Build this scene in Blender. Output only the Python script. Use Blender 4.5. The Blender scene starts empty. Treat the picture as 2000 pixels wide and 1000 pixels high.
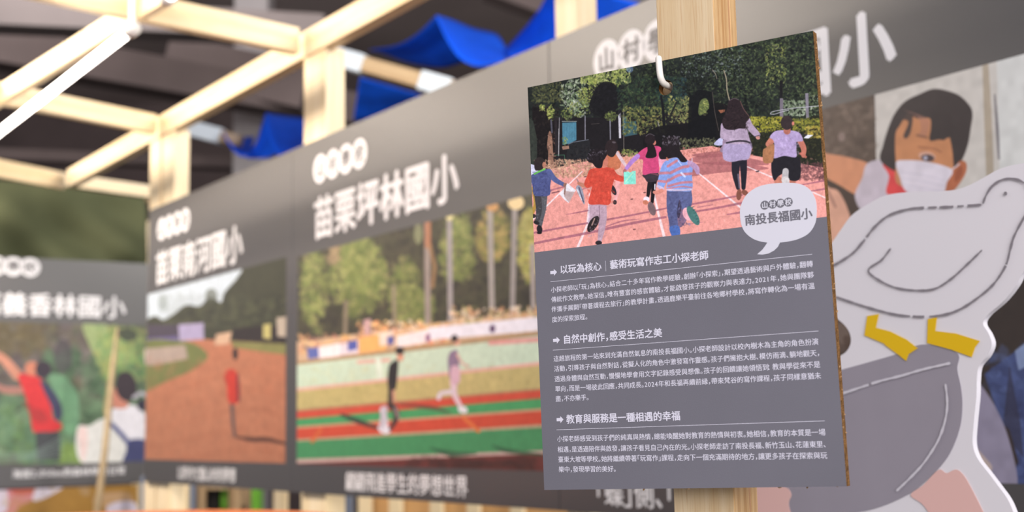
import bpy, bmesh, math, random
import numpy as np
from mathutils import Matrix, Vector

random.seed(7)
RNG = np.random.default_rng(11)
SC = bpy.context.scene
COL = SC.collection

# ------------------------------------------------------------------ camera
F = 2480.0                       # focal length in pixels of the 2000-wide frame
EYE = 1.45
_up = np.array([-0.01928335, 0.99094978, -0.13284084])
_fw = np.array([0, 0, -1.0])
_Y = _fw - _up * _fw.dot(_up); _Y /= np.linalg.norm(_Y)
_X = np.cross(_Y, _up)
R = np.array([_X, _Y, _up])      # world = R @ cam
CAM = np.array([0, 0, EYE])

def ray(x, y):
    return R @ np.array([x - 1000.0, -(y - 500.0), -F]) / F

def at(x, y, d):
    """the world point seen at (x, y) at the depth d along the view axis"""
    return Vector(CAM + ray(x, y) * d)

def at_z(x, y, z):
    r = ray(x, y)
    return Vector(CAM + r * ((z - EYE) / r[2]))

cam_data = bpy.data.cameras.new('camera')
cam = bpy.data.objects.new('camera', cam_data)
COL.objects.link(cam)
cam_data.sensor_width = 36
cam_data.lens = F / 2000 * 36
m = Matrix([list(R[0]), list(R[1]), list(R[2])]).to_4x4()
m.translation = Vector(CAM)
cam.matrix_world = m
cam_data.clip_start = 0.05
cam_data.dof.use_dof = True
cam_data.dof.focus_distance = 0.872
cam_data.dof.aperture_fstop = cam_data.lens / 6.4
SC.camera = cam

# ------------------------------------------------------------------ light and exposure
SC.view_settings.view_transform = 'Standard'
SC.view_settings.look = 'None'
SC.view_settings.exposure = 0.42
SC.view_settings.gamma = 1
SC.view_settings.use_curve_mapping = False
world = bpy.data.worlds.new('hall_light')
SC.world = world
world.use_nodes = True
bg = world.node_tree.nodes['Background']
bg.inputs[0].default_value = (0.93, 0.93, 1.0, 1)
bg.inputs[1].default_value = 0.38

WALL_D = Vector((-0.58255, 0.81280, 0.0))      # direction in which the panel wall recedes
WALL_D.normalize()
WALL_BACK = Vector((WALL_D.y, -WALL_D.x, 0))   # away from the aisle, behind the panels
def area(name, loc, target, sx, sy, power, color=(1, .95, .88), spread=None):
    l = bpy.data.lights.new(name, 'AREA'); l.shape = 'RECTANGLE'
    l.size = sx; l.size_y = sy; l.energy = power; l.color = color
    if spread: l.spread = spread
    o = bpy.data.objects.new(name, l); COL.objects.link(o)
    o.location = loc
    d = Vector(target) - Vector(loc)
    # long side along the wall direction
    z = -d.normalized(); x = WALL_D - z * WALL_D.dot(z); x.normalize(); y = z.cross(x)
    o.matrix_world = Matrix.Translation(loc) @ Matrix((x, y, z)).transposed().to_4x4()
    return o

# ------------------------------------------------------------------ scene helpers
def tag(o, label=None, cat=None, group=None, kind=None):
    if label: o['label'] = label
    if cat: o['category'] = cat
    if group: o['group'] = group
    if kind: o['kind'] = kind
    return o

def empty(name, mat=None, loc=None):
    o = bpy.data.objects.new(name, None); COL.objects.link(o)
    o.empty_display_size = 0.05
    o.matrix_world = mat if mat is not None else Matrix.Translation(loc or (0, 0, 0))
    return o

def link(name, me, material, parent=None, world_matrix=None, local_matrix=None):
    o = bpy.data.objects.new(name, me); COL.objects.link(o)
    if material is not None and not me.materials:
        me.materials.append(material)
    if parent is not None:
        o.parent = parent
        if world_matrix is not None:
            o.matrix_basis = MW[parent.name].inverted() @ world_matrix
        elif local_matrix is not None:
            o.matrix_basis = local_matrix
    elif world_matrix is not None:
        o.matrix_world = world_matrix
    MW[o.name] = (MW[parent.name] @ o.matrix_basis) if parent is not None else o.matrix_world.copy()
    return o
MW = {}

def root(name, mat=None, loc=None, **kw):
    o = empty(name, mat, loc); MW[o.name] = (mat if mat is not None else Matrix.Translation(loc)).copy()
    return tag(o, **kw)

def pydata(name, v, f, smooth=False):
    me = bpy.data.meshes.new(name); me.from_pydata([tuple(p) for p in v], [], f); me.update()
    if smooth: me.shade_smooth()
    return me

def bm_mesh(name, bm, smooth=False):
    me = bpy.data.meshes.new(name); bm.to_mesh(me); bm.free()
    if smooth: me.shade_smooth()
    return me

def box_mesh(name, x0, x1, y0, y1, z0, z1, bevel=0.0):
    bm = bmesh.new()
    bmesh.ops.create_cube(bm, size=1)
    for v in bm.verts:
        v.co = Vector(((x0 + x1) / 2 + v.co.x * (x1 - x0), (y0 + y1) / 2 + v.co.y * (y1 - y0), (z0 + z1) / 2 + v.co.z * (z1 - z0)))
    if bevel: bmesh.ops.bevel(bm, geom=bm.edges[:], offset=bevel, segments=2, affect='EDGES', profile=0.6)
    return bm_mesh(name, bm)

def bar(name, p, q, w, h, side, material, parent=None, bevel=0.0025):
    """squared timber from p to q; its w lies along the vector side"""
    p, q, side = Vector(p), Vector(q), Vector(side)
    z = (q - p).normalized(); x = side - z * side.dot(z); x.normalize(); y = z.cross(x)
    M = Matrix.Translation(p) @ Matrix((x, y, z)).transposed().to_4x4()
    L = (q - p).length
    me = box_mesh(name, -w / 2, w / 2, -h / 2, h / 2, 0, L, bevel)
    return link(name, me, material, parent, world_matrix=M)

def tube_mesh(name, pts, r, n=16, cap=True, rs=None):
    pts = [Vector(p) for p in pts]; v = []; f = []
    t0 = (pts[1] - pts[0]).normalized()
    a = t0.orthogonal().normalized()
    for i, p in enumerate(pts):
        t = (pts[min(i + 1, len(pts) - 1)] - pts[max(i - 1, 0)]).normalized()
        a = (a - t * a.dot(t)).normalized(); b = t.cross(a)
        rr = rs[i] if rs else r
        for k in range(n):
            an = 2 * math.pi * k / n
            v.append(p + (a * math.cos(an) + b * math.sin(an)) * rr)
    for i in range(len(pts) - 1):
        for k in range(n):
            f.append((i * n + k, i * n + (k + 1) % n, (i + 1) * n + (k + 1) % n, (i + 1) * n + k))
    if cap:
        f.append(tuple(range(n))[::-1]); f.append(tuple((len(pts) - 1) * n + k for k in range(n)))
    return pydata(name, v, f, True)

# ------------------------------------------------------------------ materials
def lin(c):
    c = np.array(c, float) / 255
    return tuple(np.where(c <= 0.04045, c / 12.92, ((c + 0.055) / 1.055) ** 2.4))

def new_mat(name, rgb, rough=0.5, spec=0.5, noise=None, bump=None, emit=0, metallic=0, sheen=0):
    """rgb in 0..255 sRGB; noise=(scale, amount) mottles it, bump=(scale, strength)"""
    m = bpy.data.materials.new(name); m.use_nodes = True
    nt = m.node_tree; b = nt.nodes['Principled BSDF']
    c = lin(rgb)
    b.inputs['Base Color'].default_value = (*c, 1)
    b.inputs['Roughness'].default_value = rough
    b.inputs['Metallic'].default_value = metallic
    b.inputs['Specular IOR Level'].default_value = spec
    if emit:
        b.inputs['Emission Color'].default_value = (*c, 1); b.inputs['Emission Strength'].default_value = emit
    tc = nt.nodes.new('ShaderNodeTexCoord')
    if noise:
        n = nt.nodes.new('ShaderNodeTexNoise'); n.inputs['Scale'].default_value = noise[0]; n.inputs['Detail'].default_value = 5
        nt.links.new(tc.outputs['Object'], n.inputs['Vector'])
        r = nt.nodes.new('ShaderNodeValToRGB')
        r.color_ramp.elements[0].position = 0.3; r.color_ramp.elements[1].position = 0.7
        r.color_ramp.elements[0].color = (*[x * (1 - noise[1]) for x in c], 1)
        r.color_ramp.elements[1].color = (*[min(1, x * (1 + noise[1])) for x in c], 1)
        nt.links.new(n.outputs['Fac'], r.inputs[0]); nt.links.new(r.outputs[0], b.inputs['Base Color'])
    if bump:
        n2 = nt.nodes.new('ShaderNodeTexNoise'); n2.inputs['Scale'].default_value = bump[0]
        nt.links.new(tc.outputs['Object'], n2.inputs['Vector'])
        bp = nt.nodes.new('ShaderNodeBump'); bp.inputs['Strength'].default_value = bump[1]; bp.inputs['Distance'].default_value = 0.01
        nt.links.new(n2.outputs['Fac'], bp.inputs['Height']); nt.links.new(bp.outputs[0], b.inputs['Normal'])
    return m

def wood_mat(name, light, dark, streak, fine=1.0, rough=0.5):
    """pine: grain runs along the local Z of each timber"""
    m = bpy.data.materials.new(name); m.use_nodes = True
    nt = m.node_tree; N = nt.nodes.new; L = nt.links.new
    b = nt.nodes['Principled BSDF']; b.inputs['Roughness'].default_value = rough; b.inputs['Specular IOR Level'].default_value = 0.3
    tc = N('ShaderNodeTexCoord'); mp = N('ShaderNodeMapping'); mp.inputs['Scale'].default_value = (fine, fine, 0.035 * fine)
    L(tc.outputs['Object'], mp.inputs[0])
    n1 = N('ShaderNodeTexNoise'); n1.inputs['Scale'].default_value = 90; n1.inputs['Detail'].default_value = 4; L(mp.outputs[0], n1.inputs['Vector'])
    n2 = N('ShaderNodeTexNoise'); n2.inputs['Scale'].default_value = 900; n2.inputs['Detail'].default_value = 3; L(mp.outputs[0], n2.inputs['Vector'])
    r1 = N('ShaderNodeValToRGB'); r1.color_ramp.elements[0].position = 0.35; r1.color_ramp.elements[1].position = 0.62
    r1.color_ramp.elements[0].color = (*lin(dark), 1); r1.color_ramp.elements[1].color = (*lin(light), 1); L(n1.outputs['Fac'], r1.inputs[0])
    r2 = N('ShaderNodeValToRGB'); r2.color_ramp.elements[0].position = 0.30; r2.color_ramp.elements[1].position = 0.48
    r2.color_ramp.elements[0].color = (0.45, 0.45, 0.45, 1); r2.color_ramp.elements[1].color = (0, 0, 0, 1); L(n2.outputs['Fac'], r2.inputs[0])
    mx = N('ShaderNodeMix'); mx.data_type = 'RGBA'; L(r2.outputs[0], mx.inputs[0]); L(r1.outputs[0], mx.inputs[6]); mx.inputs[7].default_value = (*lin(streak), 1)
    L(mx.outputs[2], b.inputs['Base Color'])
    bp = N('ShaderNodeBump'); bp.inputs['Strength'].default_value = 0.15; bp.inputs['Distance'].default_value = 0.001
    L(n2.outputs['Fac'], bp.inputs['Height']); L(bp.outputs[0], b.inputs['Normal'])
    return m

M_POST = wood_mat('pine_post', (204, 182, 148), (192, 165, 126), (172, 128, 86), 1.0)
M_POST_EDGE = wood_mat('pine_post_edge', (222, 184, 132), (192, 144, 90), (150, 96, 56), 2.2)
M_PINE = wood_mat('pine_frame', (242, 224, 192), (232, 208, 164), (206, 172, 122), 0.5, 0.45)
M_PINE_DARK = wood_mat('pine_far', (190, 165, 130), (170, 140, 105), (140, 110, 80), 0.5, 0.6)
M_CARDGREY = new_mat('printed_grey_card', (106, 104, 112), 0.6, 0.15, noise=(9, 0.045), bump=(1400, 0.05))
M_WALLGREY = new_mat('printed_grey_panel', (64, 61, 62), 0.40, 1.0, noise=(3, 0.03), bump=(500, 0.03))
M_WHITE = new_mat('white_ink', (200, 198, 207), 0.55, 0.15)
M_TEXT = new_mat('pale_ink', (206, 203, 215), 0.55, 0.15)
M_WALLTEXT = new_mat('white_panel_ink', (224, 222, 224), 0.45, 0.4)
M_GREYTEXT = new_mat('grey_ink', (104, 102, 110), 0.55, 0.35)
M_KRAFT = new_mat('brown_fibreboard', (138, 100, 60), 0.9, 0.1, noise=(350, 0.45), bump=(900, 0.6))
M_HOOK = new_mat('white_vinyl', (235, 228, 218), 0.35, 0.5)
M_BLUE = new_mat('blue_cloth', (4, 80, 215), 0.75, 0.2, noise=(14, 0.12), bump=(30, 0.15))
M_TAPE = new_mat('pale_tape', (205, 215, 225), 0.5)
M_GREENCLOTH = new_mat('olive_green_cloth', (86, 90, 66), 0.9, 0.1, noise=(2.2, 0.22), bump=(6, 0.5))

def image_mat(name, img, gain, rough=0.45, spec=0.4):
    m = bpy.data.materials.new(name); m.use_nodes = True
    nt = m.node_tree; b = nt.nodes['Principled BSDF']
    t = nt.nodes.new('ShaderNodeTexImage'); t.image = img; t.extension = 'EXTEND'
    g = nt.nodes.new('ShaderNodeMix'); g.data_type = 'RGBA'; g.blend_type = 'MULTIPLY'; g.inputs[0].default_value = 1
    g.inputs[7].default_value = (gain, gain, gain, 1); g.clamp_result = True
    nt.links.new(t.outputs['Color'], g.inputs[6]); nt.links.new(g.outputs[2], b.inputs['Base Color'])
    b.inputs['Roughness'].default_value = rough; b.inputs['Specular IOR Level'].default_value = spec
    return m

# ------------------------------------------------------------------ flat frames (boards, panels)
class Frame:
    """x to the right along the face, y into it (away from the viewer), z up it"""
    def __init__(s, o, u, upv=(0, 0, 1)):
        u = Vector(u).normalized(); upv = Vector(upv)
        upv = (upv - u * upv.dot(u)).normalized()
        b = upv.cross(u)
        s.M = Matrix.Translation(Vector(o)) @ Matrix((u, b, upv)).transposed().to_4x4()
        s.I = s.M.inverted()
        s.c = s.I @ Vector(CAM)
    def loc(s, x, y, off=0.0):
        d = s.I.to_3x3() @ Vector(ray(x, y))
        t = (off - s.c.y) / d.y
        p = s.c + d * t
        return (p.x, p.z)

# ------------------------------------------------------------------ painter for the flat prints
def smooth_closed(P, n=6):
    P = np.array(P, float); out = []
    N = len(P)
    for i in range(N):
        p0, p1, p2, p3 = P[i - 1], P[i], P[(i + 1) % N], P[(i + 2) % N]
        for k in range(n):
            t = k / n
            out.append(0.5 * ((2 * p1) + (-p0 + p2) * t + (2 * p0 - 5 * p1 + 4 * p2 - p3) * t * t + (-p0 + 3 * p1 - 3 * p2 + p3) * t ** 3))
    return np.array(out)

def smooth_open(P, n=6):
    P = np.array(P, float); out = []
    Q = np.vstack([2 * P[0] - P[1], P, 2 * P[-1] - P[-2]])
    for i in range(1, len(Q) - 2):
        p0, p1, p2, p3 = Q[i - 1], Q[i], Q[i + 1], Q[i + 2]
        for k in range(n):
            t = k / n
            out.append(0.5 * ((2 * p1) + (-p0 + p2) * t + (2 * p0 - 5 * p1 + 4 * p2 - p3) * t * t + (-p0 + 3 * p1 - 3 * p2 + p3) * t ** 3))
    out.append(P[-1])
    return np.array(out)

def value_noise(h, w, cell, rng):
    gh, gw = int(h / cell) + 3, int(w / cell) + 3
    g = rng.random((gh, gw))
    y = np.linspace(0, h / cell, h); x = np.linspace(0, w / cell, w)
    yi = y.astype(int); xi = x.astype(int); fy = (y - yi)[:, None]; fx = (x - xi)[None]
    fy = fy * fy * (3 - 2 * fy); fx = fx * fx * (3 - 2 * fx)
    a = g[yi][:, xi]; b = g[yi][:, xi + 1]; c = g[yi + 1][:, xi]; d = g[yi + 1][:, xi + 1]
    return (a * (1 - fx) + b * fx) * (1 - fy) + (c * (1 - fx) + d * fx) * fy

class Canvas:
    def __init__(s, frame, x0, x1, z0, z1, W, bgc):
        s.fr = frame; s.x0, s.x1, s.z0, s.z1 = x0, x1, z0, z1
        s.W = W; s.H = max(8, int(round(W * (z1 - z0) / (x1 - x0))))
        s.a = np.empty((s.H, s.W, 3)); s.a[:] = np.array(bgc) / 255.0
    def cv(s, P):
        out = []
        for p in P:
            x, z = s.fr.loc(p[0], p[1])
            out.append(((x - s.x0) / (s.x1 - s.x0) * s.W, (s.z1 - z) / (s.z1 - s.z0) * s.H))
        return np.array(out)
    def mask(s, polys):
        allp = np.vstack(polys)
        X0 = max(0, int(allp[:, 0].min()) - 1); X1 = min(s.W, int(allp[:, 0].max()) + 2)
        Y0 = max(0, int(allp[:, 1].min()) - 1); Y1 = min(s.H, int(allp[:, 1].max()) + 2)
        if X1 <= X0 or Y1 <= Y0: return None
        S = 3
        xs = (np.arange((X1 - X0) * S) + 0.5) / S + X0
        ny = (Y1 - Y0) * S
        tot = np.zeros((ny, len(xs)), bool)
        for P in polys:
            ins = np.zeros((ny, len(xs)), bool)
            Q = np.roll(P, -1, 0)
            for (ax, ay), (bx, by) in zip(P, Q):
                if ay == by: continue
                if ay > by: ax, ay, bx, by = bx, by, ax, ay
                r0 = max(0, math.ceil((ay - Y0) * S - 0.5)); r1 = min(ny, math.ceil((by - Y0) * S - 0.5))
                if r1 <= r0: continue
                yy = (np.arange(r0, r1) + 0.5) / S + Y0
                xi = ax + (bx - ax) * (yy - ay) / (by - ay)
                ins[r0:r1] ^= xs[None, :] < xi[:, None]
            tot |= ins
        mk = tot.reshape(Y1 - Y0, S, X1 - X0, S).mean((1, 3))
        return X0, X1, Y0, Y1, mk
    def blend(s, mres, col, a=1.0):
        if mres is None: return
        X0, X1, Y0, Y1, mk = mres
        k = (mk * a)[..., None]
        s.a[Y0:Y1, X0:X1] = s.a[Y0:Y1, X0:X1] * (1 - k) + np.array(col) / 255.0 * k
    def poly(s, P, col, a=1.0):
        s.blend(s.mask([s.cv(P)]), col, a)
    def curve(s, P, col, a=1.0, n=5):
        s.blend(s.mask([s.cv(smooth_closed(P, n))]), col, a)
    def ell(s, x, y, rx, ry, col, rot=0, a=1.0, n=18):
        t = np.linspace(0, 2 * np.pi, n, endpoint=False); r = math.radians(rot)
        px = np.cos(t) * rx; py = np.sin(t) * ry
        s.poly(np.c_[x + px * math.cos(r) - py * math.sin(r), y + px * math.sin(r) + py * math.cos(r)], col, a)
    def line(s, P, w, col, a=1.0, smooth=False):
        """w one width or one per point"""
        P = np.array(P, float)
        w = np.full(len(P), float(w)) if np.isscalar(w) else np.array(w, float)
        if smooth and len(P) > 2:
            q = smooth_open(np.c_[P, w], 5); P = q[:, :2]; w = q[:, 2]
        polys = []
        t = np.linspace(0, 2 * np.pi, 12, endpoint=False)
        for i in range(len(P) - 1):
            d = P[i + 1] - P[i]; L = np.hypot(*d)
            if L == 0: continue
            nrm = np.array([-d[1], d[0]]) / L
            polys.append(s.cv([P[i] + nrm * w[i] / 2, P[i + 1] + nrm * w[i + 1] / 2, P[i + 1] - nrm * w[i + 1] / 2, P[i] - nrm * w[i] / 2]))
        for p, ww in zip(P, w):
            polys.append(s.cv(np.c_[p[0] + np.cos(t) * ww / 2, p[1] + np.sin(t) * ww / 2]))
        s.blend(s.mask(polys), col, a)
    def dabs(s, x0, y0, x1, y1, n, r, cols, a=0.8, asp=2.0, inside=None):
        """n small leaf-shaped touches in a box (picture coordinates), optionally inside an ellipse"""
        for _ in range(n):
            x = x0 + (x1 - x0) * RNG.random(); y = y0 + (y1 - y0) * RNG.random()
            if inside:
                ex = (x - (x0 + x1) / 2) / ((x1 - x0) / 2); ey = (y - (y0 + y1) / 2) / ((y1 - y0) / 2)
                if ex * ex + ey * ey > 0.55 + 0.5 * RNG.random(): continue
            rr = r * (0.5 + RNG.random())
            c = np.array(cols[RNG.integers(len(cols))]) * (0.85 + 0.3 * RNG.random())
            s.ell(x, y, rr * math.sqrt(asp), rr / math.sqrt(asp), np.clip(c, 0, 255), RNG.random() * 180, a * (0.5 + 0.5 * RNG.random()), 6)
    def mottle(s, cell, amt):
        n = value_noise(s.H, s.W, cell, RNG) - 0.5
        s.a *= (1 + n * 2 * amt)[..., None]
    def blur(s, r):
        for ax in (0, 1):
            for _ in range(2):
                k = np.ones(2 * r + 1) / (2 * r + 1)
                pad = [(0, 0)] * 3; pad[ax] = (r, r)
                q = np.pad(s.a, pad, mode='edge'); c = np.cumsum(q, axis=ax)
                z = np.zeros_like(np.take(c, [0], axis=ax)); c = np.concatenate([z, c], axis=ax)
                hi = np.take(c, range(2 * r + 1, c.shape[ax]), axis=ax); lo = np.take(c, range(0, c.shape[ax] - 2 * r - 1), axis=ax)
                s.a = (hi - lo) / (2 * r + 1)
    def image(s, name):
        s.a = np.clip(s.a, 0, 1)
        im = bpy.data.images.new(name, s.W, s.H)
        px = np.ones((s.H, s.W, 4), np.float32); px[..., :3] = s.a[::-1]
        im.pixels.foreach_set(px.ravel()); im.update(); im.pack()
        return im
    def quad(s, name, parent, mat, y, thick=0.0):
        me = pydata(name, [(s.x0, y, s.z0), (s.x1, y, s.z0), (s.x1, y, s.z1), (s.x0, y, s.z1)], [(0, 1, 2, 3)])
        uv = me.uv_layers.new(name='uv')
        for i, c in enumerate(((0, 0), (1, 0), (1, 1), (0, 1))): uv.data[i].uv = c
        return link(name, me, mat, parent, local_matrix=Matrix.Identity(4))

# ------------------------------------------------------------------ lettering
_GL = {}
def glyph(ch, off):
    k = (ch, off)
    if k not in _GL:
        c = bpy.data.curves.new('glyph', 'FONT'); c.body = ch; c.offset = off; c.resolution_u = 3
        o = bpy.data.objects.new('glyph', c)
        me = bpy.data.meshes.new_from_object(o)
        n = len(me.vertices); v = np.zeros(n * 3); me.vertices.foreach_get('co', v)
        _GL[k] = (v.reshape(-1, 3)[:, :2], [tuple(p.vertices) for p in me.polygons])
        bpy.data.objects.remove(o); bpy.data.curves.remove(c); bpy.data.meshes.remove(me)
    return _GL[k]

HALF = '「」，。、：'
def adv(ch):
    if ch in HALF: return 0.5
    if ch in '0123456789': return 0.57
    if ch in ',.': return 0.3
    if ch == 'm': return 0.9
    if ch == ' ': return 0.5
    return 1.0
def width(t): return sum(adv(c) for c in t)

class Ink:
    def __init__(s): s.v = []; s.f = []; s.n = 0
    def glyph(s, ch, x, z, size, off, sx=1.0, centre=False):
        """off thickens the strokes: the character is struck several times, each a little shifted"""
        P, Fc = glyph(ch, 0.0)
        if not len(P): return
        for i_, (dx_, dz_) in enumerate(((off, 0), (-off, 0), (0, off * 0.8), (0, -off * 0.8)) if off > 0.02 else ((off, off * 0.5), (-off, -off * 0.5))):
            s.strike(ch, x + dx_ * size, z + dz_ * size, size, P, Fc, sx, centre, -i_ * (0.00006 if size > 0.02 else 0.000015))
    def strike(s, ch, x, z, size, P, Fc, sx, centre, dy=0.0):
        P = P.copy()
        if ch in '「': P[:, 0] -= 0.5
        if ch in '：': P[:, 0] -= 0.25
        if centre: P[:, 0] -= 0.5
        P[:, 1] -= 0.37
        s.v += [(x + p[0] * size * sx, dy, z + p[1] * size) for p in P]
        s.f += [tuple(i + s.n for i in q) for q in Fc]; s.n += len(P)
    def text(s, t, x, z, size, off, slope=0.0, sx=1.0):
        cx = x
        for ch in t:
            if ch != ' ': s.glyph(ch, cx, z + (cx - x) * slope, size, off, sx)
            cx += adv(ch) * size * sx
        return cx
    def disc(s, x, z, r, n=28):
        s.v += [(x + r * math.cos(2 * math.pi * k / n), 0, z + r * math.sin(2 * math.pi * k / n)) for k in range(n)]
        s.f.append(tuple(s.n + k for k in range(n))); s.n += n
    def poly(s, P):
        P = list(P); s.v += [(p[0], 0, p[1]) for p in P]; s.f.append(tuple(s.n + k for k in range(len(P)))); s.n += len(P)
    def build(s, name, mat, parent, y):
        me = pydata(name, [(a, y + b, c) for a, b, c in s.v], s.f)
        # every face looks at the viewer (-y)
        bm = bmesh.new(); bm.from_mesh(me)
        for fc in bm.faces:
            fc.normal_update()
            if fc.normal.y > 0: fc.normal_flip()
        bm.to_mesh(me); bm.free()
        return link(name, me, mat, parent, local_matrix=Matrix.Identity(4))

# ================================================================== geometry of the place
# the panel wall: vertical plane through a point seen at (1700, 855), receding along WALL_D
W0 = at(1700, 855, 1.60)
WALL = Frame(W0, -WALL_D)
def wall_pt(x, y, off=0.0):
    a, b = WALL.loc(x, y, off)
    return WALL.M @ Vector((a, off, b))
Z_TOPRAIL = wall_pt(612, 90, 0.03).z
def D(p): return (WALL.I @ Vector(p)).x

# the end panel wall: turns off at the wall's left end
CORNER = wall_pt(286, 800)
END_R = Vector(ray(5143, 763)); END_R.z = 0; END_R.normalize()
END = Frame(CORNER, END_R)

# ================================================================== the setting
FLOOR_M = new_mat('polished_concrete', (96, 92, 90), 0.5, 0.4, noise=(0.8, 0.15))
CEIL_M = new_mat('dark_ceiling', (178, 164, 160), 0.9, 0.2, noise=(0.35, 0.2))
HALLWALL_M = new_mat('dark_hall_wall', (120, 106, 104), 0.9, 0.2, noise=(0.5, 0.3))
CONCRETE_M = new_mat('pale_concrete', (158, 152, 152), 0.8, 0.2, noise=(1.0, 0.15))
fl = link('floor', pydata('floor', [(-22, -4, 0), (14, -4, 0), (14, 22, 0), (-22, 22, 0)], [(0, 1, 2, 3)]), FLOOR_M); tag(fl, kind='structure')
ce = link('ceiling', pydata('ceiling', [(-22, 3, 7.2), (14, 3, 7.2), (14, 22, 7.2), (-22, 22, 7.2)], [(3, 2, 1, 0)]), CEIL_M); tag(ce, kind='structure')
wb = link('wall_back', box_mesh('wall_back', -22, 14, 21.8, 22, 0, 7.2), HALLWALL_M); tag(wb, kind='structure')

# hall columns and roof girders, far behind the booth
def far_box(name, px0, px1, d, z0, z1, depth, mat, **kw):
    a = at(px0, 500, d); b = at(px1, 500, d)
    u = Vector((b.x - a.x, b.y - a.y, 0)); L = u.length; u.normalize()
    M = Matrix.Translation((a.x, a.y, 0)) @ Matrix((u, Vector((-u.y, u.x, 0)), Vector((0, 0, 1)))).transposed().to_4x4()
    o = link(name, box_mesh(name, 0, L, 0, depth, z0, z1, 0.02), mat, world_matrix=M)
    return tag(o, **kw)
far_box('concrete_column', 452, 520, 12.0, 0, 7.2, 0.35, CONCRETE_M, label='pale concrete column in the hall, between the two wall frame posts', cat='column')
far_box('concrete_column', 1175, 1290, 16.0, 0, 7.2, 0.5, CONCRETE_M, label='pale concrete column far behind the grey panels, hidden low down', cat='column')
def girder(px0, py0, d0, px1, py1, d1, w, h, mat=CONCRETE_M, n=1):
    o = bar('trim_%d' % n, at(px0, py0, d0), at(px1, py1, d1), w, h, (0, 0, 1), mat, bevel=0.01)
    return tag(o, kind='structure')
GIRDER_M = new_mat('grey_girder', (134, 124, 122), 0.8, 0.2, noise=(0.7, 0.2))
GIRDER_D = new_mat('brown_girder', (104, 92, 90), 0.8, 0.2, noise=(0.7, 0.25))
girder(-160, 22, 9, 620, 60, 11, 0.22, 0.3, GIRDER_M, 1)
girder(-200, 60, 10, 700, 220, 12, 0.30, 0.3, GIRDER_D, 2)
girder(330, 118, 11.5, 600, 175, 11.5, 0.42, 0.3, GIRDER_D, 3)
girder(-100, 300, 13, 700, 330, 14, 0.12, 0.2, GIRDER_D, 4)
girder(950, -30, 12, 1330, 110, 12, 0.25, 0.3, GIRDER_D, 5)

# ================================================================== timber frame of the booth
frame = root('booth_pergola', loc=(CORNER.x, CORNER.y, 0), label='pale pine timber frame of posts and roof beams holding the grey panels', cat='pergola')
WX = WALL.M.to_3x3() @ Vector((1, 0, 0)); WY = WALL.M.to_3x3() @ Vector((0, 1, 0)); UP = Vector((0, 0, 1))
def wpost(name, xa, xb, depth, off=0.012, z0=0.0, z1=None, y=250):
    a = WALL.loc(xa, y, off)[0]; b = WALL.loc(xb, y, off)[0]
    c = WALL.M @ Vector(((a + b) / 2, off + depth / 2, 0))
    return bar(name, (c.x, c.y, z0), (c.x, c.y, z1 or Z_TOPRAIL - 0.03), b - a, depth, WX, M_PINE, frame)
wpost('post', 294, 314, 0.045)
wpost('post', 318, 342, 0.045)
wpost('post', 593, 636, 0.05)
wpost('post', 1084, 1127, 0.045, y=50)
def railp(x, off=0.035, z=Z_TOPRAIL): 
    p = WALL.M @ Vector((x, off, 0)); return Vector((p.x, p.y, z))
xa = D(at_z(138, 349, Z_TOPRAIL))
bar('rail', railp(xa, 0.022), railp(0.8, 0.022), 0.064, 0.034, UP, M_PINE, frame)
# roof beams across the aisle
def roofbeam(a, b, ea=0.0, eb=0.0, w=0.075, h=0.05, name='roof_beam'):
    p = at_z(a[0], a[1], Z_TOPRAIL); q = at_z(b[0], b[1], Z_TOPRAIL); d = (q - p).normalized()
    return bar(name, p - d * ea, q + d * eb, w, h, UP, M_PINE, frame)
roofbeam((330, 27), (600, 86), 0.9, -0.03, 0.062, 0.026)
roofbeam((120, 207), (318, 247), 1.2, -0.03, 0.058, 0.026)
roofbeam((-40, 322), (136, 357), 0.8, -0.03, 0.062, 0.026)
roofbeam((0, 188), (262, 25), 1.6, 1.8, 0.052, 0.022)

# ------------------------------------------------------------------ LED tubes under the roof beams
M_LED = new_mat('lit_tube', (255, 246, 236), 0.4, emit=6)
M_CAPW = new_mat('white_plastic', (235, 232, 226), 0.4)
def led(near, far_dir_len, name_label, z=Z_TOPRAIL - 0.125):
    p = at_z(near[0], near[1], z); q = p + WALL_D * far_dir_len
    t = root('led_tube_light', loc=p, label=name_label, cat='light')
    link('lit_tube', tube_mesh('lit_tube', [p, q], 0.0100, 14), M_LED, t, world_matrix=Matrix.Identity(4))
    for k, e in enumerate((p, q)):
        s_ = -1 if k == 0 else 1
        link('end_cap', tube_mesh('end_cap', [e - WALL_D * 0.002 * s_, e + WALL_D * 0.022 * s_], 0.015, 14), M_CAPW, t, world_matrix=Matrix.Identity(4))
        link('clip', box_mesh('clip', -0.006, 0.006, -0.006, 0.006, 0, 0.114, 0.001), M_CAPW, t, world_matrix=Matrix.Translation(e + WALL_D * 0.012 * s_ + Vector((0, 0, 0.008))))
    return t
led((254, 60), 1.22, 'bright LED tube hanging under the roof beam at upper left')
def led_from_far(far, L, lab, z=Z_TOPRAIL - 0.125):
    q = at_z(far[0], far[1], z); p = q - WALL_D * L
    t = root('led_tube_light', loc=p, label=lab, cat='light')
    link('lit_tube', tube_mesh('lit_tube', [p, q], 0.0100, 14), M_LED, t, world_matrix=Matrix.Identity(4))
    link('end_cap', tube_mesh('end_cap', [q, q + WALL_D * 0.022], 0.015, 14), M_CAPW, t, world_matrix=Matrix.Identity(4))
    link('clip', box_mesh('clip', -0.006, 0.006, -0.006, 0.006, 0, 0.114, 0.001), M_CAPW, t, world_matrix=Matrix.Translation(q + Vector((0, 0, 0.008))))
    return t
led_from_far((333, -9), 1.2, 'LED tube whose glowing end just shows at the top edge of the photo')

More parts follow.
